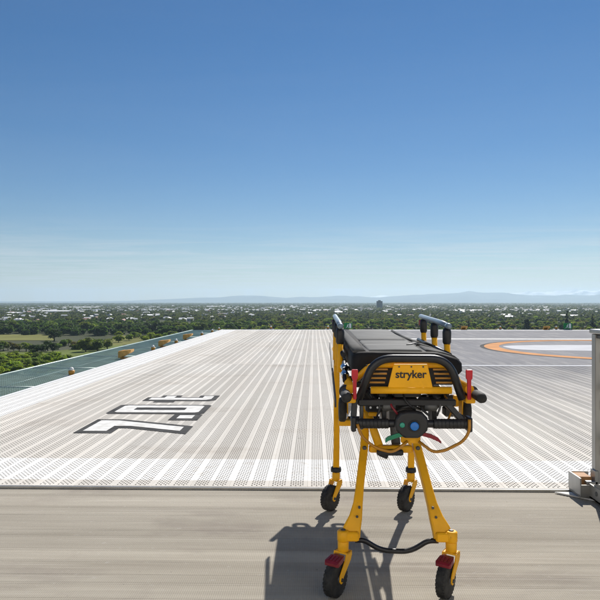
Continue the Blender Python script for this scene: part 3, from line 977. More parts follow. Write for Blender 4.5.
# litter frame
zl = 1.020
for s_ in (-1, 1):
    st(MB().tube(fillet([(XC + s_ * .245, 2.62, zl), (XC + s_ * .245, 4.72, zl + .01)], .02), .019, 12), 'litter_side_tube', 'yellow_paint')
for y in (2.95, 3.40, 3.85, 4.30):
    st(MB().tube([(XC - .23, y, zl + .004), (XC + .23, y, zl + .004)], .013, 8), 'litter_crossmember', 'black_tube')
st(MB().tube(fillet([(XC - .245, 4.70, zl + .01), (XC - .215, 4.86, zl + .01), (XC + .215, 4.86, zl + .01), (XC + .245, 4.70, zl + .01)], .06), .018, 12), 'head_end_loop', 'black_tube')
st(MB().box(XC - .20, XC + .20, 2.74, 3.60, 1.055, 1.068, .003), 'foot_section_deck', 'black_plastic')
st(MB().box(XC - .225, XC + .225, 3.62, 4.85, 1.040, 1.055, .003), 'backrest_deck', 'black_plastic')

# foot end: black lift handle loop, yellow name panel, tubes and grille
yl = 2.575
loop = [(XC - .212, yl + .02, .985), (XC - .152, yl, 1.152), (XC + .148, yl, 1.152), (XC + .208, yl + .02, .985)]
st(MB().tube(fillet(loop, .075, 8), .0165, 14), 'lift_handle', 'black_tube')
st(MB().tube(fillet([(XC - .165, yl + .02, 1.020), (XC + .165, yl + .02, 1.020)], .02), .0150, 12), 'foot_end_tube', 'yellow_paint')
st(MB().tube(fillet([(XC - .22, yl + .16, 1.045), (XC - .155, yl + .05, 1.122), (XC + .155, yl + .05, 1.122), (XC + .22, yl + .16, 1.045)], .05), .0145, 12), 'foot_end_tube', 'yellow_paint')
pn = MB()
py_ = yl + .012
pn.prism([(XC - .096, py_, 1.030), (XC + .088, py_, 1.030), (XC + .066, py_, 1.128), (XC - .072, py_, 1.128)], (0, 1, 0), .006)
pan = st(pn, 'name_panel', 'yellow_paint', bevel=.003)
for a in (-.05, 0, .048): st(MB().lathe((XC + a, py_ - .001, 1.117), (0, -1, 0), [(0, .0035), (.0015, .0035)], 10), 'rivet', 'hub_grey', pan)
fc = bpy.data.curves.new('name_text', 'FONT')
fc.body = 'stryker'; fc.size = .0445; fc.align_x = 'CENTER'; fc.extrude = .0006; fc.offset = .0009; fc.space_character = 0.98
fo = bpy.data.objects.new('name_text', fc); COL.objects.link(fo)
bpy.context.view_layer.update()
tm = bpy.data.meshes.new_from_object(fo.evaluated_get(bpy.context.evaluated_depsgraph_get()))
bpy.data.objects.remove(fo)
tm.transform(Matrix.Translation((XC - .002 - XC, py_ - .0012 - 3.5, 1.072)) @ Matrix.Rotation(R(90), 4, 'X'))
tm.materials.clear(); tm.materials.append(MATS['print_black'])
lt = bpy.data.objects.new('lettering', tm); COL.objects.link(lt); lt.parent = pan
lt['label'] = 'black lettering reading stryker'
for s_ in (-1, 1):
    for k in range(4):
        xa, xb = XC + s_ * (.105 - k * .004), XC + s_ * (.172 - k * .004)
        st(MB().box(min(xa, xb), max(xa, xb), yl + .035, yl + .042, 1.046 + k * .018, 1.053 + k * .018), 'grille_slat', 'hose')
st(MB().box(XC - .18, XC + .18, yl + .07, yl + .078, 1.036, 1.118), 'grille_backing', 'black_plastic')

for s_ in (-1, 1):
    # red release levers
    lv = MB(); xl = XC + s_ * .232
    lv.loft([[(xl + a, 2.575 + b, z) for a, b in ((-w_, -.006), (w_, -.006), (w_, .006), (-w_, .006))] for z, w_ in ((.985, .007), (1.065, .008), (1.072, .013), (1.103, .0135), (1.107, .011))], True, False)
    st(lv, 'release_lever', 'red_plastic', bevel=.002)
    # push handles with round grips
    xh = XC + s_ * .268
    hnd = st(MB().tube([(xh - s_ * .004, 2.80, 1.005), (xh, 2.60, 1.002)], .0135, 12), 'push_handle', 'chrome')
    st(MB().lathe((xh, 2.612, 1.002), (0, -1, -.02), [(0, .016), (.012, .0205), (.09, .021), (.108, .017), (.112, .0)], 18), 'grip', 'rubber', hnd)
    st(MB().lathe((xh - s_ * .004, 2.655, 1.003), (0, 1, 0), [(0, .022), (.004, .028), (.03, .028), (.034, .02)], 18), 'collar', 'black_plastic', hnd)
    # small loading wheels hanging under the handles
    xw = XC + s_ * .272
    lw = st(MB().lathe((xw - .017, 2.80, .905), (1, 0, 0), [(0, .030), (.002, .048), (.008, .054), (.026, .054), (.032, .048), (.034, .030)], 28), 'loading_wheel', 'rubber')
    st(MB().prism([(xw - s_ * .024, 2.77, .89), (xw - s_ * .024, 2.83, .89), (xw - s_ * .024, 2.84, 1.0), (xw - s_ * .024, 2.76, 1.0)], (s_, 0, 0), .005), 'wheel_bracket', 'yellow_paint', lw)
    st(MB().box(XC + s_ * .245 - .020, XC + s_ * .245 + .020, 2.60, 2.70, .965, .99, .004), 'corner_bracket', 'yellow_paint')
    # lower side bar seen edge-on outside the frame
    st(rect_bar(MB(), [(XC + s_ * .288, 3.22, .865), (XC + s_ * .287, 3.75, .955), (XC + s_ * .285, 4.45, 1.075)], [.009] * 3, .045), 'side_bar', 'hub_grey')
    # raised side rails: pale hand bar on black joints and yellow posts
    xr = XC + s_ * .267
    rail = st(MB().tube([(xr, 3.13, 1.262), (xr, 3.30, 1.272), (xr, 3.94, 1.292)], [.0135, .0145, .014], 14, flat=1.0), 'side_rail', 'rail_grey')
    st(MB().lathe((xr, 3.125, 1.262), (0, 1, .03), [(-.012, .006), (-.004, .0145), (.03, .015), (.034, .0)], 16), 'end_cap', 'rail_grey', rail)
    for y, zt in ((3.17, 1.256), (3.50, 1.270), (3.84, 1.281)):
        st(MB().lathe((xr, y, zt - .086), (0, 0, 1), [(0, .016), (.01, .021), (.06, .022), (.08, .018)], 14), 'joint', 'black_plastic', rail)
        st(MB().tube([(xr, y, zt - .08), (xr + s_ * .002, y - .02, 1.03)], .0155, 10), 'rail_post', 'yellow_paint', rail)
    st(MB().lathe((xr, 3.885, 1.255), (s_, 0, 0), [(-.02, .016), (.02, .016)], 14), 'rail_latch', 'red_plastic', rail)
    st(MB().tube([(xr - s_ * .012, 3.05, 1.125), (xr - s_ * .012, 3.95, 1.145)], .013, 10), 'rail_base', 'black_tube', rail)
# hidden stub and block added at the left head corner to cast shadow bumps
st(MB().tube([(XC - .225, 4.84, 1.00), (XC - .225, 4.86, 1.235)], [.022, .018], 12), 'shadow_stub', 'black_plastic')
st(MB().box(XC - .215, XC - .175, 4.82, 4.88, 1.02, 1.10, .008), 'shadow_block', 'black_plastic')
for s_ in (-1, 1):
    st(MB().tube(fillet([(XC + s_ * .165, 4.86, 1.03), (XC + s_ * .155, 4.99, 1.09), (XC + s_ * .085, 4.99, 1.09), (XC + s_ * .075, 4.86, 1.03)], .03), .015, 10), 'shadow_bump_loop', 'black_tube')  # hidden loops added past the head end for bumps in the cast shadow
# chrome clamp on the left side
for k, (y, z) in enumerate(((2.93, 1.085), (2.88, 1.060))):
    st(MB().lathe((XC - .262, y, z), (.3, -1, -.4), [(0, .010), (.006, .017), (.03, .017), (.036, .010)], 14), 'clamp', 'chrome')
st(MB().tube([(XC - .258, 2.96, 1.10), (XC - .262, 2.80, 1.03)], .009, 8), 'clamp_rod', 'black_tube')

# black cross tubes, brackets and the control bar with its head
yc = 2.60
st(MB().box(XC - .215, XC + .190, yc + .02, yc + .045, .950, .978, .004), 'cross_beam', 'black_tube')
st(MB().tube([(XC - .242, yc, .882), (XC + .242, yc, .882)], .0165, 14), 'control_bar', 'black_tube')
for s_ in (-1, 1):
    gp = MB()
    for k in range(9):
        gp.lathe((XC + s_ * (.092 + k * .0155), yc, .882), (s_, 0, 0), [(0, .0198), (.002, .0205), (.0135, .0205), (.0155, .0198)], 16)
    st(gp, 'foam_grip', 'black_plastic')
    st(MB().box(XC + s_ * .236 - .010, XC + s_ * .236 + .010, yc - .028, yc + .03, .852, .912, .004), 'bar_end_bracket', 'black_tube')
    st(rect_bar(MB(), [(XC + s_ * .236, yc + .01, .89), (XC + s_ * (.228), yc + .03, .98)] if s_ < 0 else [(XC + .215, yc + .02, .89), (XC + .142, yc + .04, .972)], [.024, .024], .03), 'brace', 'black_tube')
st(MB().box(XC - .205, XC - .192, yc + .03, yc + .09, .85, .97, .003), 'brace', 'steel_dark')
hd = MB()
prof = [(.070, .0), (.066, .026), (.046, .048), (.018, .054), (-.018, .054), (-.046, .048), (-.066, .026), (-.070, 0), (-.066, -.024), (-.046, -.046), (-.026, -.056), (.026, -.056), (.046, -.046), (.066, -.024)]
hd.loft([[(XC - .002 + a * k, y, .884 + b * k) for a, b in prof] for y, k in ((yc + .04, .9), (yc - .02, 1.0), (yc - .034, .96), (yc - .040, .86))], True, False)
head = st(hd, 'control_head', 'black_plastic', bevel=.003)
st(MB().lathe((XC + .008, yc - .040, .880), (0, -1, 0), [(0, .0235), (.004, .0235), (.004, .019), (.001, .019)], 24), 'button_ring', 'black_tube', head)
st(MB().lathe((XC + .008, yc - .041, .880), (0, -1, 0), [(0, .0175), (.006, .0175), (.009, .014), (.010, 0)], 24), 'blue_button', 'blue_button', head)
st(MB().lathe((XC - .041, yc - .040, .884), (0, -1, 0), [(0, .0105), (.004, .0105), (.006, .008), (.0065, 0)], 20), 'green_button', 'green_button', head)
# clutter behind the control head: gearbox, motor housings, hydraulic lines
st(MB().box(XC - .085, XC + .05, 2.74, 2.92, .905, .975, .012).box(XC - .11, XC - .06, 2.70, 2.78, .93, .972, .006), 'gearbox', 'black_plastic')
st(MB().box(XC - .175, XC - .075, 2.72, 2.80, .905, .948, .008), 'motor_housing', 'black_plastic')
for k in range(3): st(MB().lathe((XC - .155 + k * .03, 2.718, .928), (0, -1, 0), [(0, .005), (.003, .005)], 10), 'screw', 'chrome')
st(MB().box(XC + .072, XC + .175, 2.86, 2.90, .905, .930, .005), 'cross_plate', 'black_plastic')
st(MB().lathe((XC + .125, 3.0, .91), (0, -1, 0), [(0, .035), (.03, .035), (.035, .02)], 20), 'motor', 'black_plastic')
st(MB().box(XC - .165, XC - .125, 2.70, 2.716, .893, .910, .003), 'data_plate', 'yellow_paint')
st(MB().tube(fillet([(XC - .06, 2.66, .975), (XC - .085, 2.62, .96), (XC - .05, 2.60, .915)], .03), .005, 8), 'hose', 'dark_red')
st(MB().tube(fillet([(XC + .05, 2.66, .972), (XC + .045, 2.62, .94), (XC + .075, 2.60, .915)], .03), .005, 8), 'hose', 'print_black')
st(MB().tube(fillet([(XC - .05, 2.66, .925), (XC + .0, 2.62, .955), (XC + .05, 2.66, .93)], .05), .006, 8), 'hose', 'hub_grey')
# packed mechanism under the foot end
for k, (xa, xb, ya, yb, za, zb_) in enumerate(((-.19, -.15, 2.72, 2.78, .955, 1.01), (-.06, .06, 2.70, 2.74, .975, 1.015), (.09, .16, 2.72, 2.80, .975, 1.012), (-.13, -.09, 2.66, 2.70, .978, 1.012), (.155, .20, 2.68, 2.74, .895, .935), (-.045, .035, 2.96, 3.10, .80, .90), (-.20, .20, 3.15, 3.19, .955, .985), (.05, .10, 2.68, 2.72, .93, .975))):
    st(MB().box(XC + xa, XC + xb, ya, yb, za, zb_, .006), 'mechanism_block', ('black_plastic', 'steel_dark', 'black_tube')[k % 3])
for k, pts in enumerate((((-.16, 2.66, 1.0), (-.12, 2.62, .95), (-.14, 2.62, .90)), ((.10, 2.66, 1.0), (.13, 2.62, .96), (.11, 2.62, .91)), ((-.03, 2.65, 1.01), (-.02, 2.60, .97), (.02, 2.61, .935)), ((.15, 2.66, .99), (.18, 2.63, .94), (.16, 2.64, .89)))):
    st(MB().tube(fillet([(XC + a, b, c_) for a, b, c_ in pts], .04), .0045, 8), 'cable', ('print_black', 'hub_grey', 'print_black', 'hose')[k])
for s_ in (-1, 1):
    st(rect_bar(MB(), [(XC + s_ * .175, 2.70, 1.00), (XC + s_ * .115, 2.76, .90)], [.014, .014], .022), 'diagonal_strut', 'black_tube')
st(MB().box(XC - .286, XC - .224, 2.88, 2.92, .815, .843, .004), 'frame_bracket', 'yellow_paint')
st(MB().box(XC + .224, XC + .262, 2.88, 2.92, .905, .955, .004), 'frame_bracket', 'yellow_paint')
for s_ in (-1, 1):
    st(MB().box(XC + s_ * .105 - .010, XC + s_ * .105 + .010, 2.64, 2.74, .875, .975, .003), 'side_plate', 'black_tube')
    st(MB().box(XC + s_ * .150 - .040, XC + s_ * .150 + .040, 2.80, 2.86, .920, .975, .006), 'valve_block', 'black_plastic')
    st(MB().lathe((XC + s_ * .06, 2.635, .945), (s_, 0, 0), [(0, .018), (.05, .018), (.055, .010)], 14), 'cylinder', 'steel_dark')
# yellow loop handles below the bar
for s_ in (-1, 1):
    if s_ > 0: pts = [(XC + .232, yc - .03, .905), (XC + .232, yc - .03, .855), (XC + .205, yc - .03, .815), (XC + .130, yc - .03, .778), (XC + .085, yc - .03, .772), (XC + .030, yc - .01, .812)]
    else: pts = [(XC - .222, yc - .03, .885), (XC - .205, yc - .03, .835), (XC - .150, yc - .03, .788), (XC - .085, yc - .03, .772), (XC - .055, yc - .02, .782), (XC - .015, yc - .01, .812)]
    st(MB().tube(fillet(pts, .06, 6), .0062, 10), 'loop_handle', 'hose')
st(MB().box(XC - .040, XC + .040, yc + .0, yc + .02, .800, .832, .005), 'loop_bracket', 'yellow_paint')
lv = MB(); lv.loft([[(XC + x, yc - .03 + b, z + c) for b, c in ((-.006, -.009), (.006, -.009), (.006, .009), (-.006, .009))] for x, z in ((-.030, .848), (-.065, .838), (-.098, .826), (-.108, .818))], True, False)
st(lv, 'squeeze_lever', 'green_plastic', bevel=.002)
lv = MB(); lv.loft([[(XC + x, yc - .03 + b, z + c) for b, c in ((-.006, -.009 * k), (.006, -.009 * k), (.006, .009 * k), (-.006, .009 * k))] for x, z, k in ((.040, .846, .8), (.075, .838, 1), (.105, .824, .9), (.118, .812, .5))], True, False)
st(lv, 'squeeze_lever', 'dark_red', bevel=.002)

# mattress: dark side walls, left bolster, light centre panel, right wing that slopes down
def mat_sec(y, xl, xr, zt, zb, xm1, xm2, wing):
    """cross-section, left to right over the top, then back underneath"""
    return [(xl + .012, y, zb), (xl - .004, y, zb + .02), (xl, y, zt - .022), (xl + .010, y, zt - .006), (xl + .026, y, zt), (xm1, y, zt + .002), ((xm1 + xm2) / 2, y, zt + .001), (xm2, y, zt), (xm2 + .02, y, zt - .002),
            (xr - .05, y, zt - wing * .6), (xr - .016, y, zt - wing), (xr, y, zt - wing - .02), (xr + .002, y, zb + .015), (xr - .012, y, zb), ((xl + xr) / 2, y, zb)]
ma = MB()
ys = [(2.690, .030, -.020), (2.695, .012, -.006), (2.712, .002, 0), (2.80, 0, 0), (3.06, 0, .0), (3.085, 0, -.006), (3.11, 0, 0), (3.33, 0, .001), (3.355, 0, -.006), (3.38, 0, .002), (3.9, 0, .004), (4.4, .012, .005), (4.72, .028, .004), (4.76, .045, -.002), (4.775, .06, -.02)]
secs = []
for y, ins, dz in ys:
    t = (y - 2.69) / 2.085
    secs.append(mat_sec(y, XC - .236 + ins + t * .012, XC + .236 - ins, 1.168 + dz, 1.072, XC - .165, XC + .110, .028))
ma.loft(secs, True, True)
mtr = st(ma, 'mattress', 'mattress_dark')
def panel(name, x0a, x1a, ya, x0b, x1b, yb, dz, m, parent=mtr, n=5):
    q = MB(); S_ = []
    for k in range(n + 1):
        t = k / n; y = ya + (yb - ya) * t
        a, b = x0a + (x0b - x0a) * t, x1a + (x1b - x1a) * t
        z0 = 1.168 + dz + .004 * t
        S_.append([(a, y, z0 - .008), (a + .003, y, z0 - .001), (a + .010, y, z0 + .002), ((a + b) / 2, y, z0 + .0035), (b - .010, y, z0 + .002), (b - .003, y, z0 - .001), (b, y, z0 - .008)])
    q.loft(S_, True, True)
    return st(q, name, m, parent)
panel('bolster_cover', XC - .232, XC - .172, 2.722, XC - .212, XC - .172, 4.70, .004, 'mattress_grey')
panel('top_panel', XC - .162, XC + .070, 2.722, XC - .162, XC + .085, 3.070, .004, 'mattress_light')
panel('top_panel', XC - .162, XC + .085, 3.098, XC - .160, XC + .100, 3.340, .004, 'mattress_light')
panel('top_panel', XC - .160, XC + .100, 3.368, XC - .150, XC + .150, 4.62, .005, 'mattress_light')
# right wing covers follow the slope
def wing(ya, yb, xa, xb, m):
    q = MB(); S_ = []
    for k in range(5):
        t = k / 4; y = ya + (yb - ya) * t; x0 = xa + (xb - xa) * t; dz = -.003 + .003 * (y - 2.69) / 1.88
        S_.append([(x0, y, 1.168 + dz), (x0 + .01, y, 1.178 + dz), (XC + .165, y, 1.166 + dz), (XC + .205, y, 1.154 + dz), (XC + .226, y, 1.138 + dz), (XC + .228, y, 1.130 + dz), (XC + .16, y, 1.150 + dz)])
    q.loft(S_, True, True); return st(q, 'wing_cover', m, mtr)
wing(2.725, 3.02, XC + .082, XC + .098, 'mattress_grey')
wing(3.10, 3.34, XC + .102, XC + .112, 'mattress_grey')
wing(3.40, 4.65, XC + .116, XC + .165, 'mattress_grey')
# strap running diagonally over the right wing, and the tab at the head end
sp = MB()
sp.loft([[(x - .012, y, z), (x + .012, y + .02, z), (x + .012, y + .02, z + .004), (x - .012, y, z + .004)] for x, y, z in ((XC + .05, 2.99, 1.178), (XC + .09, 3.06, 1.181), (XC + .16, 3.20, 1.173), (XC + .215, 3.32, 1.155), (XC + .242, 3.36, 1.12))], True, False)
st(sp, 'strap', 'black_plastic')
st(MB().box(XC - .02, XC + .05, 4.755, 4.80, 1.155, 1.182, .006), 'head_tab', 'mattress_dark')
st(MB().box(XC + .140, XC + .150, 4.70, 4.715, 1.160, 1.195, .002), 'head_buckle', 'black_plastic')

# ------------------------------------------------------------------ unseen building added behind the viewer to bounce sunlight onto the stretcher
LB = empty('added_bounce_building', (1, -4.6, 0), 'added pale building behind the viewer, bouncing sunlight onto the stretcher', 'building')
LY = -2.7
pm = MB(); pm.box(0, 1.18, 0, .05, 0, 1.48, .008); pm_ = pm.mesh('bounce_panel', 'bounce_cladding')
for i in range(12):
    for j in range(4):
        x_ = -6.2 + i * 1.2
        if 5 <= i <= 6 and j < 2: continue
        child('bounce_panel', pm_, LB, (x_ - 1, LY - .05 + 4.6, j * 1.5))
for i in range(2):
    MB().box(-.2 + i * 1.2 + .01, -.2 + i * 1.2 + 1.19, LY - .06, LY - .02, 0, 2.95, .006).build('door', 'steel', LB)
MB().box(-6.2, 8.2, LY - 5, LY - .06, 0, 5.98).build('wall', 'bounce_cladding', LB)
MB().box(-6.4, 8.4, LY - 5.2, LY + .25, 6.0, 6.25, .02).build('roof', 'steel', LB)

# ------------------------------------------------------------------ trees
RNG = np.random.RandomState(11)
def crown_quads(rs, h, rx, nl, nq, size, conifer=False, base=.22):
    """leaf clumps: irregular quads spread over many lobes; unit crown of height h, radius rx"""
    C, Rr = [], []
    if conifer:
        for k in range(nl):
            t = (k + .5) / nl
            a = rs.uniform(0, 6.28); rr = rx * (1 - t) ** .8
            C.append((math.cos(a) * rr * .45, math.sin(a) * rr * .45, h * (base * .5 + (1 - base * .5) * t * .97))); Rr.append(max(.10 * rx, rr * .62))
    else:
        for k in range(nl):
            a = rs.uniform(0, 6.28); u = rs.uniform(0, 1) ** .6
            zt = rs.uniform(-.75, .85)
            rr = rx * math.sqrt(max(0.05, 1 - zt * zt)) * u * .72
            C.append((math.cos(a) * rr, math.sin(a) * rr, h * (base + (1 - base) * (.5 + zt * .36)))); Rr.append(rx * rs.uniform(.28, .46))
    C, Rr = np.array(C), np.array(Rr)
    pr = Rr ** 2 / np.sum(Rr ** 2)
    i = rs.choice(len(C), nq, p=pr)
    d = rs.normal(size=(nq, 3)); d /= np.linalg.norm(d, axis=1)[:, None]
    d[:, 2] = np.where(d[:, 2] < -.5, -d[:, 2], d[:, 2])
    P = C[i] + d * (Rr[i] * rs.uniform(.72, 1.08, nq))[:, None] * np.array([1, 1, .82])
    n = d + rs.normal(size=(nq, 3)) * .55; n /= np.linalg.norm(n, axis=1)[:, None]
    u = np.cross(n, rs.normal(size=(nq, 3))); u /= np.linalg.norm(u, axis=1)[:, None]
    v = np.cross(n, u)
    s = size * rs.uniform(.6, 1.5, nq)[:, None]
    k = lambda: rs.uniform(.55, 1.2, nq)[:, None]
    Q = np.stack([P - u * s * k() - v * s * k() * .6, P + u * s * k() - v * s * k(), P + u * s * k() * .7 + v * s * k(), P - u * s * k() + v * s * k() * .8], 1)
    return Q.reshape(-1, 3)
def trunk_mesh(name, h, r, rs, limbs=4):
    q = MB()
    q.tube([(0, 0, -.5), (rs.uniform(-.1, .1), rs.uniform(-.1, .1), h * .25), (rs.uniform(-.3, .3), rs.uniform(-.3, .3), h * .62)], [r * 1.3, r, r * .4], 7)
    for k in range(limbs):
        a = 6.28 * k / limbs + rs.uniform(-.4, .4); z = h * rs.uniform(.25, .42)
        q.tube([(0, 0, z), (math.cos(a) * h * .10, math.sin(a) * h * .10, z + h * .13), (math.cos(a) * h * .19, math.sin(a) * h * .19, z + h * .24)], [r * .55, r * .4, r * .15], 5)
    return q.mesh(name, 'bark')
KINDS = {}
for kind, nvar, h, rx, con, m, bs in (('mid', 4, 12, 5.2, False, 'foliage_mid', .06), ('dark', 4, 14, 5.6, False, 'foliage_dark', .05), ('bright', 3, 9, 4.6, False, 'foliage_bright', .06), ('brown', 2, 11, 4.4, False, 'foliage_brown', .08), ('conifer', 2, 18, 3.6, True, 'foliage_conifer', .1), ('bush', 3, 4.5, 3.4, False, 'foliage_mid', .0), ('evergreen', 1, 14, 4.4, False, 'foliage_conifer', .0)):
    KINDS[kind] = []
    for k in range(nvar):
        rs = np.random.RandomState(100 + len(KINDS) * 10 + k)
        Q = crown_quads(rs, h, rx, 26 if con else rs.randint(16, 24), 1500, .062 * rx + .08, con, bs)
        KINDS[kind].append((quads_mesh('crown', Q, m), trunk_mesh('trunk', h, h * .028, rs, 0 if con else 4), h))
def tree(kind, x, y, h, label, group, name='broadleaf_tree'):
    c, t, h0 = KINDS[kind][RNG.randint(len(KINDS[kind]))]
    o = empty(name, (x, y, GZ), label, 'tree', group)
    s = h / h0
    o.scale = (s * RNG.uniform(1.15, 1.6), s * RNG.uniform(1.15, 1.6), s)
    o.rotation_euler[2] = RNG.uniform(0, 6.28)
    child('trunk', t, o); child('crown', c, o)
    return o
ADJ = {'mid': 'green', 'dark': 'dark green', 'bright': 'bright yellow-green', 'brown': 'olive brown', 'bush': 'low green', 'conifer': 'dark'}
def row(kinds, n, pxr, yr, hr, label, group, name='broadleaf_tree', jit=1.0):
    """scatter n trees over a patch of ground seen between photo columns pxr and base lines yr"""
    for k in range(n):
        px = pxr[0] + (pxr[1] - pxr[0]) * ((k + RNG.uniform(0, 1) * jit) / n)
        y = RNG.uniform(*yr)
        x, d = on_ground(px, y)
        kd = kinds[RNG.randint(len(kinds))]
        tree(kd, x, d, RNG.uniform(*hr), ADJ[kd] + ' ' + label, ADJ[kd] + ' ' + group, 'shrub' if kd == 'bush' else name)
# near thicket below the net
row(['bright', 'bright', 'mid'], 26, (-40, 46), (362, 376), (5.5, 8.0), 'tree in the thicket just beyond the safety net', 'thicket beyond the net')
row(['bright', 'mid'], 12, (-40, 60), (359, 366), (6, 9), 'tree at the back of the thicket beyond the net', 'back of the thicket')
row(['bush', 'bright'], 8, (28, 78), (354, 364), (2.5, 4.5), 'shrub between the thicket and the paddock', 'shrubs by the paddock')
# scrub hedge between the two fields
row(['dark', 'mid', 'brown'], 14, (-30, 50), (350.0, 353.5), (7.5, 10.5), 'tree in the hedge between the two paddocks', 'hedge between the paddocks')
row(['dark'], 3, (36, 52), (352, 354), (8, 10), 'round tree at the right end of the paddock hedge', 'right end of the hedge')
row(['brown', 'mid', 'bush'], 9, (52, 92), (345, 351), (5, 9), 'tree on rough ground right of the hedge', 'rough ground right of the hedge')
# two park trees and clump
for px, y, h, lab in ((52, 341.5, 15.5, 'tall round dark green tree at the right end of the brown field'), (84, 353, 14.5, 'leftmost of the three round park trees above the net'), (96, 352, 12.5, 'middle one of the three round park trees above the net'), (106, 350.5, 11.5, 'rightmost of the three round park trees above the net')):
    x, d = on_ground(px, y); tree('mid' if px > 60 else 'dark', x, d, h, lab, 'round park trees')
row(['mid', 'bright'], 12, (112, 176), (337, 346), (6, 11), 'park tree behind the first floodlights', 'park trees behind the floodlights')
row(['bush', 'mid'], 10, (118, 200), (334, 341), (4, 8), 'shrub in the park grass behind the net', 'park shrubs')
# tall belt right across the left
row(['dark', 'dark', 'mid'], 44, (-50, 246), (330.5, 334.5), (13.5, 19.0), 'tall tree in the belt beyond the fields', 'tall tree belt beyond the fields')
row(['dark', 'mid', 'mid'], 34, (-50, 250), (327.5, 331), (12, 17.5), 'tree standing behind the front of the tall belt', 'second line of the tall belt')
# canopy beyond the far deck edge
row(['mid', 'bright', 'mid', 'brown'], 42, (214, 640), (330, 335), (8, 12.5), 'tree crown rising just above the far deck edge', 'front canopy beyond the far deck edge')
row(['mid', 'dark', 'brown', 'mid'], 46, (222, 640), (325.5, 329.5), (9, 14), 'tree crown in the middle canopy beyond the far deck edge', 'middle canopy beyond the far deck edge')
row(['mid', 'dark', 'bright', 'mid'], 44, (222, 640), (321.5, 325.0), (9, 14), 'small tree crown in the back canopy before the houses', 'back canopy before the houses')
for px, y, h, lab in ((468, 334.5, 24, 'dark conifer standing just right of the trolley above the deck edge'), (525, 334.5, 24.5, 'dark domed evergreen above the far edge of the deck'), (565, 334, 35, 'tallest dark conifer behind the right green sign'), (590, 334, 30, 'dark conifer beside the top of the right post'), (433, 334, 22, 'dark conifer behind the right side rail of the trolley'), (612, 334, 28, 'dark conifer just outside the right frame edge')):
    x, d = on_ground(px, y)
    c, t, h0 = KINDS['conifer'][RNG.randint(2)] if px != 525 else KINDS['evergreen'][0]
    o = empty('conifer_tree', (x, d, GZ), lab, 'tree', 'dark evergreens on the right')
    o.scale = (h / h0 * (1.15 if px != 525 else .78),) * 2 + (h / h0,)
    child('trunk', t, o); child('crown', c, o)

# far suburb canopy: nobody could count it
def far_canopy(name, n, ymin, ymax, pxr, hr, nq, seed, m='foliage_far', clump=1.0):
    rs = np.random.RandomState(seed)
    T = [crown_quads(np.random.RandomState(900 + k), 1.0, .52, 7, nq, .15, False, .05) for k in range(6)]
    ys = 301.5 + 1.0 / (1.0 / (ymin - 301.5) + rs.uniform(0, 1, n) * (1.0 / (ymax - 301.5) - 1.0 / (ymin - 301.5)))
    d = HC * F / (ys - 301.5)
    px = rs.uniform(pxr[0], pxr[1], n)
    x = (px - 314) / F * d
    h = rs.uniform(hr[0], hr[1], n)
    out = []
    for k in range(6):
        s = np.arange(n) % 6 == k
        q = T[k][None] * np.stack([h[s] * rs.uniform(.9, 1.7, s.sum()) * clump, h[s] * rs.uniform(.9, 1.7, s.sum()) * clump, h[s]], 1)[:, None, :]
        q = q + np.stack([x[s], d[s], np.full(s.sum(), GZ - .3)], 1)[:, None, :]
        out.append(q.reshape(-1, 3))
    o = bpy.data.objects.new(name, quads_mesh(name, np.concatenate(out), m)); COL.objects.link(o)
    return o
tag(far_canopy('thicket', 150, 377, 359, (-50, 52), (3.5, 5.5), 420, 26, 'foliage_bright'), 'leafy undergrowth filling the thicket beyond the safety net', 'trees', kind='stuff')
tag(far_canopy('woodland', 420, 336, 326, (-60, 250), (7, 13), 420, 24, 'foliage_dark'), 'shaded undergrowth and smaller trees filling the tall belt', 'trees', kind='stuff')
for k_, (n_, m_, seed_, h_, lab_) in enumerate(((330, 'foliage_mid', 25, (6, 10.5), 'green'), (210, 'foliage_brown', 27, (6, 10), 'olive brown'), (200, 'foliage_dark', 28, (7, 12), 'dark green'), (130, 'foliage_bright', 29, (5, 8.5), 'yellow-green'))):
    tag(far_canopy('woodland', n_, 336, 322.5, (216, 660), h_, 320, seed_, m_), lab_ + ' undergrowth filling the canopy beyond the far deck edge', 'trees', kind='stuff')
fa = far_canopy('suburb_trees', 5200, 323, 311, (-70, 670), (6, 12), 46, 21)
tag(fa, 'hazy green tree canopy of the suburb between the houses', 'trees', kind='stuff')
fb = far_canopy('distant_trees', 6000, 311.0, 306.2, (-70, 670), (8, 14), 26, 22, clump=1.6)
tag(fb, 'distant bluish band of trees below the horizon', 'trees', kind='stuff')
fc_ = far_canopy('horizon_trees', 4200, 306.2, 303.2, (-70, 670), (9, 16), 16, 23, clump=4.0)
tag(fc_, 'farthest dark strip of woodland along the horizon', 'trees', kind='stuff')

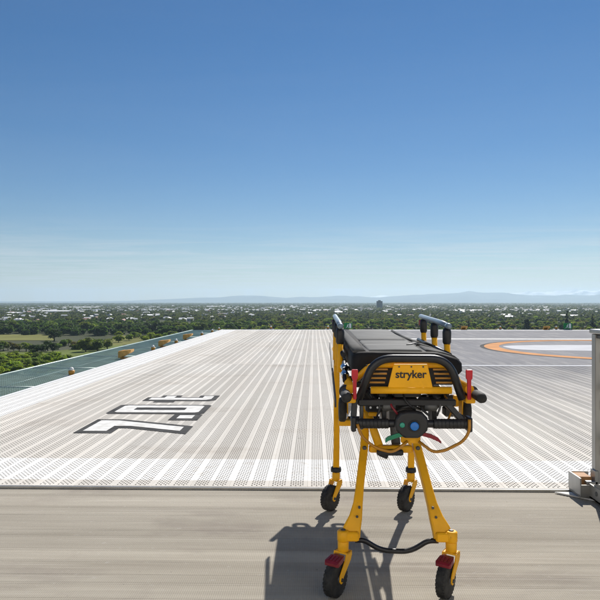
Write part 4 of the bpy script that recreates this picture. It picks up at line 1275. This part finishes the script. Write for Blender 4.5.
# ------------------------------------------------------------------ houses and sheds of the suburb
def house_parts(wx, wy, h, rh, gable=True):
    a = MB(); a.box(-wx / 2, wx / 2, -wy / 2, wy / 2, 0, h)
    r = MB(); ov = .5
    X, Y_ = wx / 2 + ov, wy / 2 + ov
    i = 0 if gable else min(X, Y_) * .8
    r.add([(-X, -Y_, h), (X, -Y_, h), (X, Y_, h), (-X, Y_, h), (-X + i, 0, h + rh), (X - i, 0, h + rh)],
          [(0, 1, 5, 4), (2, 3, 4, 5), (0, 4, 3), (1, 2, 5), (3, 2, 1, 0)])
    w_ = MB()
    for k in (-1, 1):
        w_.box(k * wx * .25 - .8, k * wx * .25 + .8, -wy / 2 - .06, -wy / 2 - .01, 1.0, 2.2)
    return a, r, w_
HM = []
for k, (wx, wy, h, rh, gb) in enumerate(((14, 9, 3, 2.4, True), (16, 10, 3, 2.8, False), (12, 9, 5.5, 2.4, True), (18, 11, 3.2, 3.0, False))):
    a, r, w_ = house_parts(wx, wy, h, rh, gb)
    HM.append([a.mesh('wall', 'house_wall'), {m: r.mesh('roof', m) for m in ('roof_light', 'roof_grey', 'roof_red')}, w_.mesh('window', 'window_glass')])
HR = np.random.RandomState(5)
def house(x, y, k, rm, label, group, s=1.0):
    o = empty('house', (x, y, GZ), label, 'house', group)
    o.rotation_euler[2] = HR.choice([0, 0, 1.2, -.4, .5, 1.57]); o.scale = (s, s, s)
    child('wall', HM[k][0], o); child('roof', HM[k][1][rm], o); child('window', HM[k][2], o)
RN = {'roof_light': 'pale', 'roof_grey': 'grey', 'roof_red': 'reddish'}
def estate(n, pxr, yr, roofs, where, smax=1.4):
    for k in range(n):
        y = 301.5 + 1 / (1 / (yr[0] - 301.5) + HR.uniform() * (1 / (yr[1] - 301.5) - 1 / (yr[0] - 301.5)))
        x, d = on_ground(HR.uniform(*pxr), y)
        rm = roofs[HR.randint(len(roofs))]
        house(x, d, HR.randint(4), rm, 'small house with a %s roof %s' % (RN[rm], where), 'houses with %s roofs %s' % (RN[rm], where), HR.uniform(.95, smax))
estate(150, (-30, 235), (323, 312), ['roof_light', 'roof_light', 'roof_light', 'roof_grey', 'roof_red'], 'beyond the left tree belt', 1.6)
estate(50, (235, 420), (318, 311), ['roof_light', 'roof_light', 'roof_grey', 'roof_red'], 'behind the trees at the centre', 1.5)
estate(46, (420, 640), (321, 311), ['roof_light', 'roof_grey', 'roof_light'], 'among the trees on the right', 1.5)
# far houses that read as one mass of roofs
def far_roofs(name, n, yr, pxr, m, seed, sz):
    rs = np.random.RandomState(seed)
    ys = rs.uniform(yr[0], yr[1], n)
    d = HC * F / (ys - 301.5); x = (rs.uniform(pxr[0], pxr[1], n) - 314) / F * d
    q = MB()
    for a, b in zip(x, d):
        w_, l_, h = rs.uniform(*sz), rs.uniform(8, 14), rs.uniform(4, 8.5)
        q.box(a - w_ / 2, a + w_ / 2, b, b + l_, GZ - .2, GZ + h)
        q.add([(a - w_ / 2 - .4, b - .4, GZ + h + .02), (a + w_ / 2 + .4, b - .4, GZ + h + .02), (a + w_ / 2 + .4, b + l_ / 2, GZ + h + 2.6), (a - w_ / 2 - .4, b + l_ / 2, GZ + h + 2.6), (a + w_ / 2 + .4, b + l_ + .4, GZ + h + .02), (a - w_ / 2 - .4, b + l_ + .4, GZ + h + .02)], [(0, 1, 2, 3), (3, 2, 4, 5), (0, 3, 5), (1, 4, 2)])
    return q.build(name, m)
tag(far_roofs('far_houses', 620, (306, 312), (-60, 330), 'shed_white', 31, (12, 26)), 'far pale houses scattered through the suburb on the left', 'houses', kind='stuff')
tag(far_roofs('far_grey_houses', 620, (305.5, 312), (-60, 660), 'roof_grey', 32, (12, 24)), 'far grey houses scattered through the suburb', 'houses', kind='stuff')
tag(far_roofs('far_white_houses', 190, (305.5, 313), (330, 660), 'shed_white', 33, (10, 20)), 'far pale houses scattered through the suburb on the right', 'houses', kind='stuff')
def shed(px, y, wpx, h, label, m='shed_white', depth=30, low=True):
    x, d = on_ground(px, y); wd = wpx / F * d
    o = empty('warehouse', (x, d, GZ), label, 'warehouse', 'large pale sheds')
    q = MB(); q.box(-wd / 2, wd / 2, 0, depth, 0, h); child('wall', q.mesh('wall', 'house_wall'), o)
    q = MB(); q.add([(-wd / 2 - 1, -1, h + .05), (wd / 2 + 1, -1, h + .05), (wd / 2 + 1, depth / 2, h + 3.2), (-wd / 2 - 1, depth / 2, h + 3.2), (wd / 2 + 1, depth + 1, h + .05), (-wd / 2 - 1, depth + 1, h + .05)], [(0, 1, 2, 3), (3, 2, 4, 5), (0, 3, 5), (1, 4, 2)])
    child('roof', q.mesh('roof', m), o)
    q = MB(); nb = max(3, int(wd / 14))
    for k in range(nb):
        a = -wd / 2 + (k + .5) * wd / nb; q.box(a - 2.4, a + 2.4, -.12, -.02, .2, min(5, h * .7))
    child('door', q.mesh('door', 'roof_grey'), o)
shed(49, 313.6, 32, 9, 'long white warehouse on the left, largest pale building in the suburb', depth=70)
shed(8, 316.0, 12, 9, 'white warehouse at the far left frame edge', depth=50)
shed(77, 309.0, 36, 10, 'long low pale building behind the long white warehouse', depth=90)
shed(118, 321.0, 26, 5, 'low pale flat building just above the dark tree belt', depth=40)
shed(146, 317.5, 12, 6, 'short pale shed right of the low flat building', depth=40)
shed(215, 308.0, 18, 11, 'pale long building in the middle of the suburb left of centre', depth=90)
shed(312, 315.0, 12, 6, 'pale shed among trees left of the trolley', depth=40)
shed(338, 314.0, 9, 7, 'pale shed right behind the left rail of the trolley', depth=40)
shed(576, 317.5, 13, 5, 'pale low shed among the trees at right, left of the post', depth=40)
shed(506, 316.5, 9, 5, 'pale low shed among the trees right of the trolley', depth=40)
# dark tower block on the horizon
x, d = on_ground(379.5, 309)
o = empty('tower_block', (x, d, GZ), 'dark tower block standing up to the horizon behind the trolley', 'building')
q = MB(); q.box(-18, 18, 0, 26, 0, 50); child('wall', q.mesh('wall', 'tower_dark'), o)
q = MB(); q.box(-9, 7, 6, 18, 50, 56); child('roof_plant', q.mesh('roof_plant', 'tower_dark'), o)
for k in range(11):
    q = MB(); q.box(-16.5, 16.5, -.25, -.05, 4 + k * 4.2, 6.0 + k * 4.2); child('window', q.mesh('window', 'window_glass'), o)

# ------------------------------------------------------------------ haze: one closed box of thin pale air
hz = MB(); hz.box(-38000, 38000, -38000, 39000, GZ - 4, 720)
haze = hz.build('haze', None)
hm = bpy.data.materials.new('haze_air'); hm.use_nodes = True
hn, hl = hm.node_tree.nodes, hm.node_tree.links
hn.clear()
ho = hn.new('ShaderNodeOutputMaterial'); hv = hn.new('ShaderNodeVolumePrincipled')
hv.inputs['Color'].default_value = (0.66, 0.85, 1.0, 1)
hv.inputs['Density'].default_value = 4.4e-5
hv.inputs['Anisotropy'].default_value = 0.3
hl.new(hv.outputs[0], ho.inputs['Volume'])
haze.data.materials.clear(); haze.data.materials.append(hm)
tag(haze, kind='stuff')
